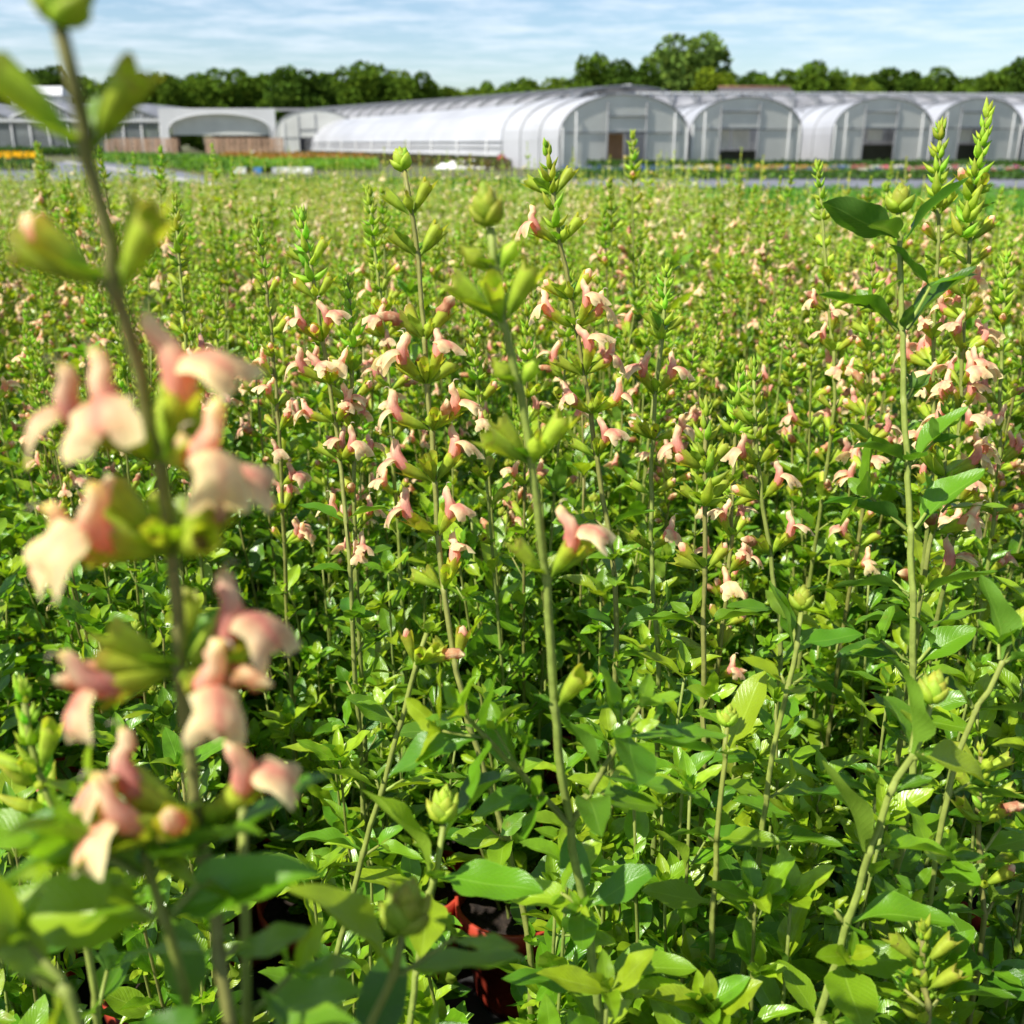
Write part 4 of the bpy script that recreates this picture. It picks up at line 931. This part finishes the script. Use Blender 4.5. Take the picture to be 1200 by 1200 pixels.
# the white front bay and the row of arched fronts
A_, f_, w_ = front(655, 40, 806, 42)
tunnel('nearest polytunnel with white roof and brown board in its doorway', A_, (f_.x, f_.y), w_, zat(655, 163, 40), zat(730, 111, 41), 3.4, (-.62, .78), door=(.36, .66, .50), cover2=M_FILM, hoops=4,
       interior=[('board', (.37, .56), (0, 1.25), .5, M_BOARD), ('white_panel', (.57, .62), (.75, 1.1), 1.0, M_WHITE), ('dark_bench', (.05, .95), (.0, .5), 4.0, M_DARK)])
A_, f_, w_ = front(808, 42.1, 938, 44)
tunnel('polytunnel with an open doorway showing white sheets inside, right of the nearest one', A_, (f_.x, f_.y), w_, zat(808, 157, 42), zat(872, 114, 43), 14, AX, door=(.26, .60, .56), cover2=M_ROOFF, hoops=7, cover_split=.28,
       interior=[('white_sheet', (.25, .42), (.70, 1.45), 1.2, M_WHITE), ('white_sheet', (.44, .60), (.70, 1.45), 1.2, M_WHITE), ('plant_bench', (.05, .95), (0, .62), 1.6, M_DARK)])
A_, f_, w_ = front(974, 46, 1091, 48)
tunnel('polytunnel with a blue panel hanging in its doorway', A_, (f_.x, f_.y), w_, zat(974, 157, 46), zat(1032, 115, 47), 14, AX, door=(.30, .62, .56), cover2=M_ROOFF, hoops=7, cover_split=.28,
       interior=[('blue_panel', (.30, .36), (.70, 1.1), 1.0, M_BLUE), ('white_sheet', (.34, .44), (1.1, 1.5), 1.4, M_WHITE), ('white_sheet', (.47, .62), (1.0, 1.5), 1.4, M_WHITE), ('plant_bench', (.05, .95), (0, .85), 2.0, M_DARK)])
A_, f_, w_ = front(1092, 48.1, 1195, 50.5)
tunnel('rightmost of the arched polytunnels, a dark gap low in its doorway', A_, (f_.x, f_.y), w_, zat(1092, 155, 48), zat(1145, 115, 49), 14, AX, door=(.28, .62, .56), cover2=M_ROOFF, hoops=7, cover_split=.28,
       interior=[('white_sheet', (.30, .60), (.95, 1.5), 1.4, M_WHITE), ('plant_bench', (.05, .95), (0, .85), 2.0, M_DARK)])
A_, f_, w_ = front(1197, 50.6, 1310, 53)
tunnel('polytunnel cut off by the right edge, only its grey side showing', A_, (f_.x, f_.y), w_, zat(1197, 155, 50), zat(1250, 115, 51), 14, AX, cover2=M_ROOFF, hoops=4, cover_split=.28)
# white wall set back between the second and third arch
A_, f_, w_ = front(936, 52, 985, 53)
wr = empty('sheeted_wall', A_); tag(wr, 'white sheeted wall set back between two arched tunnels', 'wall')
fdn = f_.normalized(); m = MB(); p0, p1 = V((0, 0, .62)), fdn * w_ + V((0, 0, .62)); t = V((0, 0, 1.75)); bk = V((0, .08, 0))
m.add(Tmpl([tuple(q) for q in (p0, p1, p1 + t, p0 + t, p0 + bk, p1 + bk, p1 + t + bk, p0 + t + bk)], [(0, 1, 2, 3), (4, 7, 6, 5), (0, 4, 5, 1), (1, 5, 6, 2), (2, 6, 7, 3), (3, 7, 4, 0)])); obj('sheet', m.mesh('sheet', [M_FILM], False), wr)
m = MB(); tube(m, [tuple(V((0, -.03, 1.05))), tuple(fdn * w_ + V((0, -.03, 1.05)))], .03); tube(m, [tuple(V((0, -.03, .8))), tuple(fdn * w_ + V((0, -.03, .8)))], .03); obj('rail', m.mesh('rail', [M_PALE]), wr)

# the big greenhouse behind, its dusty film roof crossed by hoops
def vault(label, A, B, r_depth, z0, z1, nh, wall_to=0.0):
    root = empty('greenhouse', A); tag(root, label, 'greenhouse'); d = (B - A); L = d.length; dn = d.normalized(); pn = V((-dn.y, dn.x, 0))
    W = lambda s, o, z: tuple(dn * s + pn * o + V((0, 0, z)))
    prof = [(r_depth * .5 * (1 - math.cos(math.pi * i / 14)), z0 + (z1 - z0) * math.sin(math.pi * i / 14) ** .8) for i in range(15)]
    m = MB(); ns = nh * 2
    for j in range(ns):
        s0, s1 = L * j / ns, L * (j + 1) / ns; e0, e1 = .10 * (j % 2), .10 * ((j + 1) % 2)
        for (o0, za_), (o1, zb_) in zip(prof, prof[1:]): m.add(Tmpl([W(s0, o0, za_ - e0), W(s1, o0, za_ - e1), W(s1, o1, zb_ - e1), W(s0, o1, zb_ - e0)], [(0, 1, 2, 3)]))
    obj('roof_cover', m.mesh('roof_cover', [M_ROOFF]), root)
    m = MB(); m.add(Tmpl([W(0, 0, wall_to), W(L, 0, wall_to), W(L, 0, z0), W(0, 0, z0)], [(0, 1, 2, 3)])); obj('front_wall', m.mesh('front_wall', [M_FILM]), root)
    hm = MB(); tube(hm, [tuple(pn * o + V((0, 0, z + .03))) for o, z in prof], .10); hme = hm.mesh('hoop', [M_TUBE])
    for j in range(nh + 1): h = obj('hoop', hme, root); h.location = dn * (L * j / nh)
    dm = MB(); tube(dm, [tuple(dn * (L / nh) * (i / 14) + pn * o + V((0, 0, z + .05))) for i, (o, z) in enumerate(prof[:9])], .075); dme = dm.mesh('brace', [M_TUBE])
    for j in range(nh): h = obj('brace', dme, root); h.location = dn * (L * j / nh)
    m = MB(); tube(m, [W(0, r_depth / 2, z1 + .08), W(L, r_depth / 2, z1 + .08)], .09); tube(m, [W(0, 0, z0), W(L, 0, z0)], .06); obj('ridge_bar', m.mesh('ridge_bar', [M_PALE]), root)
    return root
vault('long greenhouse behind the white side wall, grey curved roof latticed with hoops', gp(335, 108), gp(668, 66), 9, 2.9, zat(500, 117, 88), 22)
vault('greenhouse roof behind the arched fronts, pale film with curving hoops', gp(672, 64), gp(1010, 64), 9, 2.6, zat(840, 111, 68), 12)
vault('rightmost greenhouse roof behind the arches, pale and ribbed', gp(1012, 64), gp(1330, 66), 9, 2.6, zat(1130, 112, 69), 12)
# barn roof behind
A_, B_ = gp(848, 105), gp(926, 105); z0, z1 = zat(880, 111, 105), zat(880, 101, 105)
rt = empty('barn', A_); tag(rt, 'low barn with a grey slate roof and brown ridge, behind the greenhouses', 'barn'); wd = (B_ - A_).length
m = MB(); box(m, (0, 0, 0), (wd, 6, z0)); obj('wall', m.mesh('wall', [M_BRICK], False), rt)
m = MB(); m.add(Tmpl([(-.3, -.4, z0 - .1), (wd + .3, -.4, z0 - .1), (wd + .3, 3, z1), (-.3, 3, z1), (wd + .3, 6.4, z0 - .1), (-.3, 6.4, z0 - .1)], [(0, 1, 2, 3), (3, 2, 4, 5), (0, 3, 5), (1, 4, 2)])); ro = obj('roof', m.mesh('roof', [M_TILE], False), rt)
m = MB(); tube(m, [(-.3, 3, z1 + .05), (wd + .3, 3, z1 + .05)], .14); obj('ridge_tile', m.mesh('ridge_tile', [M_BRICK]), ro)

# left: open white tunnel, its neighbour and the glasshouse
Yt = 84
A_, f_, w_ = front(200, Yt, 318, Yt)
zt_ = zat(260, 133, Yt); zc = zat(260, 127, Yt)
lf = empty('polytunnel', A_); tag(lf, 'wide white tunnel on the left with a low arched opening and crates in front', 'polytunnel')
xl, xr = -.7, w_ + 2.6
ap = arch_pts(w_, zat(260, 153, Yt), zt_, 24)
m = MB(); xs = [xl] + [p[0] for p in ap] + [xr]; zb = [0] + [p[1] for p in ap] + [0]
vs, fs = [], []
for (x0, b0), (x1, b1) in zip(zip(xs, zb), list(zip(xs, zb))[1:]):
    if x0 == xl: b0 = b1 = 0
    if x1 == xr: b0 = b1 = 0; x1 = w_ + .45
    b = len(vs); vs += [(x0, 0, b0), (x1, 0, b1), (x1, 0, zc), (x0, 0, zc)]; fs.append((b, b + 1, b + 2, b + 3))
m.add(Tmpl(vs, fs)); obj('front_sheet', m.mesh('front_sheet', [solid('front_polythene', (0.58, 0.59, 0.60), .4, .12, .4, transl=.2)], False), lf)
m = MB(); m.add(Tmpl([(xl, 0, zc), (xr, 0, zc), (xr, 25, zc + .5), (xl, 25, zc + .5)], [(0, 1, 2, 3)])); obj('roof_cover', m.mesh('roof_cover', [M_FILM]), lf)
m = MB(); m.add(Tmpl([(.05, .5, 1.5), (w_ - .05, .5, 1.5), (w_ - .05, .5, zt_), (.05, .5, zt_)], [(0, 1, 2, 3)])); obj('inner_screen', m.mesh('inner_screen', [M_HAZE]), lf)
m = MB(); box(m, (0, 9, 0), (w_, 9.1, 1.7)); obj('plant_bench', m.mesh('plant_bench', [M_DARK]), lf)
hm = MB(); tube(hm, [(0, -.04, 0)] + [(x, -.04, z) for x, z in ap] + [(w_, -.04, 0)], .05); obj('hoop', hm.mesh('hoop', [M_PALE]), lf)
A_, f_, w_ = front(322, Yt - 1, 420, Yt - 1)
tunnel('grey arched tunnel half hidden by the long white wall', A_, (1, 0), w_, zat(322, 160, Yt), zat(370, 129, Yt), 14, (-.1, 1), cover2=M_ROOFF, hoops=3, door=(.3, .5, .4), cover_split=.15)
Yg = 86
gl = empty('glasshouse', gp(-70, Yg)); tag(gl, 'old glasshouse at the far left with low gables and a white gutter', 'glasshouse')
wt = gp(190, Yg).x - gp(-70, Yg).x; zg = zat(100, 141, Yg); zr = zat(100, 119, Yg); nb = 3; wb = wt / nb
for i in range(nb):
    m = MB(); x0, x1 = i * wb + .05, (i + 1) * wb - .05; xm = (x0 + x1) / 2
    m.add(Tmpl([(x0, 0, zg + .12), (x1, 0, zg + .12), (xm, 0, zr)], [(0, 1, 2)])); obj('gable', m.mesh('gable', [M_GLASS], False), gl)
    m = MB(); m.add(Tmpl([(x0 - .1, -.1, zg + .1), (xm, -.1, zr + .06), (xm, 22, zr + .06), (x0 - .1, 22, zg + .1), (x1 + .1, -.1, zg + .1), (x1 + .1, 22, zg + .1)], [(0, 1, 2, 3), (1, 4, 5, 2)])); obj('roof', m.mesh('roof', [M_ROOFF], False), gl)
    m = MB(); tube(m, [(x0, -.12, zg + .15), (xm, -.12, zr + .05), (x1, -.12, zg + .15)], .09)
    for q in range(1, 9):
        xx = x0 + (x1 - x0) * q / 9; tube(m, [(xx, -.05, zg + .1), (xx, -.05, zg + .12 + (zr - zg - .12) * (1 - abs(xx - xm) / (xm - x0)))], .03)
    obj('gable_bars', m.mesh('gable_bars', [M_PALE]), gl)
m = MB(); box(m, (-.1, -.2, zg - .12), (wt + .1, .0, zg + .1)); obj('gutter', m.mesh('gutter', [M_PALE], False), gl)
m = MB(); m.add(Tmpl([(0, .05, .0), (wt, .05, 0), (wt, .05, zg - .13), (0, .05, zg - .13)], [(0, 1, 2, 3)])); obj('wall_panes', m.mesh('wall_panes', [M_GLASS]), gl)
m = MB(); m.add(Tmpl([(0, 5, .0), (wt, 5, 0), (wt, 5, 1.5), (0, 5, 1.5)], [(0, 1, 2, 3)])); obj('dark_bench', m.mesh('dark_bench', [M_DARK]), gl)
pm = MB(); tube(pm, [(0, -.05, 0), (0, -.05, zg - .12)], .06); pme = pm.mesh('wall_post', [M_PALE])
for i in range(13): o = obj('wall_post', pme, gl); o.location = (wt * i / 12, 0, 0)
# raised roof lantern behind
A_ = gp(22, 98); ln_ = empty('roof_vent_house', A_); tag(ln_, 'small pale raised roof behind the glasshouse, below the dark tree', 'roof')
m = MB(); zz0, zz1 = zat(50, 112, 98), zat(50, 100, 98); box(m, (0, 0, 0), (4.3, 3, zz0)); obj('wall', m.mesh('wall', [M_HAZE], False), ln_)
m = MB(); m.add(Tmpl([(-.2, -.2, zz0), (4.6, -.2, zz0), (4.1, 1.5, zz1), (-.2, 1.5, zz1), (4.6, 3.2, zz0), (-.2, 3.2, zz0)], [(0, 1, 2, 3), (3, 2, 4, 5), (1, 4, 2), (0, 3, 5)])); obj('roof', m.mesh('roof', [M_PALE], False), ln_)

# wooden crates in two stacked rows
def crate_mesh():
    m = MB(); w, d, h = .74, .6, .62
    for z in (.06, .22, .38, .54):
        box(m, (0, 0, z), (w, .02, z + .075)); box(m, (0, d - .02, z), (w, d, z + .075)); box(m, (-.0, .021, z), (.02, d - .021, z + .075)); box(m, (w - .02, .021, z), (w, d - .021, z + .075))
    for x in (.0, w - .07): 
        for y in (-.021, d + .001): box(m, (x, y, 0), (x + .07, y + .02, h))
    box(m, (w / 2 - .035, -.021, 0), (w / 2 + .035, -.001, h)); box(m, (.022, .022, .03), (w - .022, d - .022, .055)); return m.mesh('wooden_crate', [M_WOOD], False)
CR = crate_mesh(); r = random.Random(4)
for (p0, n, Yc, row) in ((122, 7, 80, 'the row before the glasshouse'), (241, 7, 76, 'the row under the white arched tunnel')):
    A_ = gp(p0, Yc)
    for i in range(n):
        for lv in (0, 1):
            o = obj('wooden_crate', CR); o.location = (A_.x + i * .765 + r.uniform(-.01, .01), Yc + r.uniform(-.04, .04), lv * .63); o.rotation_euler = (0, 0, r.uniform(-.02, .02))
            tag(o, f"brown slatted crate in the {'upper' if lv else 'lower'} layer of {row}", 'crate', f"{'upper' if lv else 'lower'} crates, {row}")

# small things on the beds
kerb = MB(); k0, k1 = on_z(80, 188, .1), on_z(262, 213.5, .1); dv = (k1 - k0); pn = V((dv.y, -dv.x, 0)).normalized() * .22
kerb.add(Tmpl([tuple(V((q.x, q.y, z))) for q in (k0, k1, k1 + pn, k0 + pn) for z in (.012, .07)], [(1, 3, 5, 7), (0, 2, 3, 1), (2, 4, 5, 3), (4, 6, 7, 5), (6, 0, 1, 7)])); tag(obj('concrete_kerb', kerb.mesh('concrete_kerb', [M_CONC], False)), 'long pale concrete kerb slanting along the grey path on the left', 'kerb')
def crumple(name, label, cat, px, py, w, h, mat, seed):
    r = random.Random(seed); n = 16; vs, fs = [], []; p = on_z(px, py, .02)
    for i in range(n + 1):
        for j in range(n // 2 + 1):
            u, v = i / n * 2 - 1, j / (n / 2) * 2 - 1; e = max(0, 1 - u * u) * max(0, 1 - v * v)
            vs.append((u * w / 2, v * w * .22, .012 + h * e ** .6 * r.uniform(.55, 1.1)))
    k = n // 2 + 1
    for i in range(n):
        for j in range(n // 2): a = i * k + j; fs.append((a, a + k, a + k + 1, a + 1))
    o = obj(name, MB().add(Tmpl(vs, fs)).mesh(name, [mat])); o.location = (p.x, p.y, 0); tag(o, label, cat)
crumple('fleece_heap', 'crumpled heap of white fleece in front of the long tunnel', 'fleece', 548, 197, 2.5, .30, M_WHITE, 1)
crumple('red_sheet', 'small dark red cloth heap beside the near end of the white wall', 'cloth', 588, 196, .6, .5, solid('red_cloth', (0.30, .04, .05), .8, .3, 6), 2)
crumple('fleece_heap', 'little white fleece bundle near the crates on the left', 'fleece', 299, 184, 1.3, .35, M_WHITE, 3)
def crate_tray(px, py, mat, label, w=.6):
    m = MB(); box(m, (0, 0, 0), (w, .4, .03)); box(m, (0, 0, .031), (w, .02, .16)); box(m, (0, .38, .031), (w, .4, .16)); box(m, (0, .021, .031), (.02, .379, .16)); box(m, (w - .02, .021, .031), (w, .379, .16))
    o = obj('plant_tray', m.mesh('plant_tray', [mat], False)); p = on_z(px, py, .05); o.location = (p.x, p.y, .05); tag(o, label, 'tray')
crate_tray(274, 203, M_WHITE, 'white plant tray, first of the four by the lime strip'); crate_tray(288, 203, M_BLUE, 'blue plant tray between the white trays on the left', .8)
crate_tray(307, 203, M_PALE, 'grey plant tray right of the blue one'); crate_tray(330, 203, M_WHITE, 'white plant tray, last before the brown pots', .9)

# ------------------------------------------------------------------ trees
def crown_mesh(seed, n=9000, lobes=15, spread=.62, tall=1.0):
    rs = np.random.RandomState(seed); C, Rr = [], []
    for i in range(lobes):
        a = i * 2.4 + rs.uniform(-.5, .5); z = .16 + .70 * (i + rs.uniform(0, 1)) / lobes; rad = spread * .5 * math.sqrt(max(.02, 1 - ((z - .46) / .5) ** 2)) * rs.uniform(.45, 1.0)
        C.append((rad * math.cos(a), rad * math.sin(a), z)); Rr.append(rs.uniform(.12, .21) * (1.15 - .4 * z))
    C, Rr = np.array(C), np.array(Rr); k = rs.choice(lobes, n, p=Rr ** 2 / (Rr ** 2).sum())
    d = rs.normal(size=(n, 3)); d /= np.linalg.norm(d, axis=1)[:, None]
    P = C[k] + d * (Rr[k] * rs.uniform(.55, 1.08, n) ** .6)[:, None] * np.array([1, 1, .85]); P[:, 2] *= tall
    ax = d + rs.normal(size=(n, 3)) * .7; ax /= np.linalg.norm(ax, axis=1)[:, None]; s = np.cross(ax, rs.normal(size=(n, 3))); s /= np.linalg.norm(s, axis=1)[:, None]
    sz = .038 * rs.uniform(.6, 1.5, n)[:, None]
    vs = np.stack([P - s * sz * .5, P + ax * sz * .5, P + s * sz * .5, P - ax * sz * .5], 1).reshape(-1, 3)
    tone = rs.uniform(.7, 1.25, lobes)[k] * rs.uniform(.7, 1.2, n); cc = np.array([[.064, .116, .018]]) * tone[:, None] * np.where(rs.rand(n, 1) < .3, np.array([[1.35, 1.2, 1.0]]), 1.0)
    t = Tmpl([], []); t.v = vs; t.q = np.arange(n * 4).reshape(-1, 4); t.qm = np.zeros(n, int); t.col = np.repeat(cc, 4, 0); t.uv = np.zeros((n * 4, 2))
    return MB().add(t).mesh('crown', [M_CROWN], False), C, Rr
CROWNS = [crown_mesh(i + 1, lobes=20 + 2 * i, spread=.62 + .05 * (i % 4)) for i in range(7)]
def trunk_mesh(ci):
    me, C, Rr = CROWNS[ci]; m = MB(); m.add(loft([V((0, 0, 0)), V((.01, 0, .12)), V((0, .01, .35)), V((.01, 0, .7))], [.034, .024, .019, .006], 8, 0, [(1, 1, 1)] * 4))
    for c in C[:8]: c = V(c); b = V((0, 0, max(.12, c.z * .55))); m.add(loft([b, b.lerp(c, .5) + V((0, 0, .02)), c], [.012, .008, .003], 5, 0, [(1, 1, 1)] * 3))
    return m.mesh('trunk', [M_BARK])
TRUNKS = [trunk_mesh(i) for i in range(7)]
def tree(label, px, top, wpx, Y, ci, tint, group=None):
    b = gp(px, Y); h = zat(px, top, Y); root = empty('tree', b); tag(root, label, 'tree', group)
    wm = wpx / FPX * Y; s = wm / .86
    c = obj('crown', CROWNS[ci][0], root); c.scale = (s, s, h); c.color = (*tint, 1); c.rotation_euler = (0, 0, px * .37)
    t = obj('trunk', TRUNKS[ci], root); t.scale = (h * .7, h * .7, h); t.rotation_euler = (0, 0, px * .37)
D_, G_, L_, Y_, S_ = (.85, .92, .8), (1.3, 1.3, .9), (1.8, 1.6, 1.0), (2.5, 2.0, 1.0), (1.9, 1.75, 2.2)
for args in (
        ('dark tree behind the roof at the far left', 62, 72, 74, 118, 0, D_), ('dark low tree at the left edge', -10, 84, 90, 125, 2, D_),
        ('rounded tree just right of the glasshouse gable', 192, 85, 62, 125, 1, G_), ('low dark bush-like tree behind the glasshouse', 128, 98, 70, 130, 3, D_),
        ('broad green tree above the white arched tunnel', 250, 79, 80, 130, 4, G_), ('tree between two broad ones above the left tunnel', 300, 80, 66, 134, 2, G_),
        ('pointed tree above the gap between the left tunnels', 350, 73, 78, 132, 5, D_), ('small dark tree above the far end of the white wall', 394, 84, 60, 136, 3, D_),
        ('tallest rounded tree of the left wood', 438, 70, 84, 130, 6, G_), ('tree at the right end of the left wood', 490, 80, 62, 136, 1, G_),
        ('low tree left of the view to the far hill', 512, 97, 44, 150, 0, D_),
        ('small tree right of the view to the far hill', 566, 94, 46, 165, 2, G_), ('low light green tree over the lattice roof', 606, 90, 62, 160, 4, G_),
        ('low yellowish tree left of the big group', 650, 88, 66, 150, 6, L_), ('tree at the left of the tall central group', 694, 58, 66, 140, 5, G_),
        ('dark round tree under the tallest one', 737, 64, 84, 128, 1, D_), ('tallest grey-green willow-like tree of the skyline', 800, 34, 104, 145, 6, S_),
        ('light lime-green round tree in front of the tall willow-like one', 834, 78, 66, 122, 4, Y_), ('dark tree just left of the barn roof', 872, 86, 44, 132, 0, D_),
        ('tree behind the barn roof', 905, 80, 66, 135, 3, G_), ('tree rising right of the barn roof', 938, 70, 66, 134, 2, G_), ('upright tree before the dip in the right skyline', 974, 76, 44, 136, 5, G_),
        ('low yellow-green tree in the dip of the right skyline', 1004, 94, 50, 128, 6, L_), ('dark domed tree right of the dip', 1040, 74, 74, 140, 1, D_),
        ('mid-green tree between the dark domed ones', 1092, 78, 74, 138, 4, G_), ('low bright tree in the right wood', 1130, 86, 64, 134, 0, G_), ('tree rising toward the right edge', 1164, 72, 70, 136, 3, G_),
        ('dark tall tree at the right edge', 1208, 54, 86, 128, 5, D_), ('dark tree beyond the right edge', 1270, 48, 90, 130, 2, D_)):
    tree(*args)
for i, x in enumerate(range(-40, 1320, 46)):
    if 520 < x < 552: continue
    top = (97 if 470 < x < 690 else 86) + 5 * math.sin(i * 2.1)
    tree('low tree filling the back of the wood', x, top, 82, 152 + (i % 3) * 6, i % 7, (D_, G_, D_, L_)[i % 4] if not 470 < x < 690 else L_, 'low trees at the back of the wood')
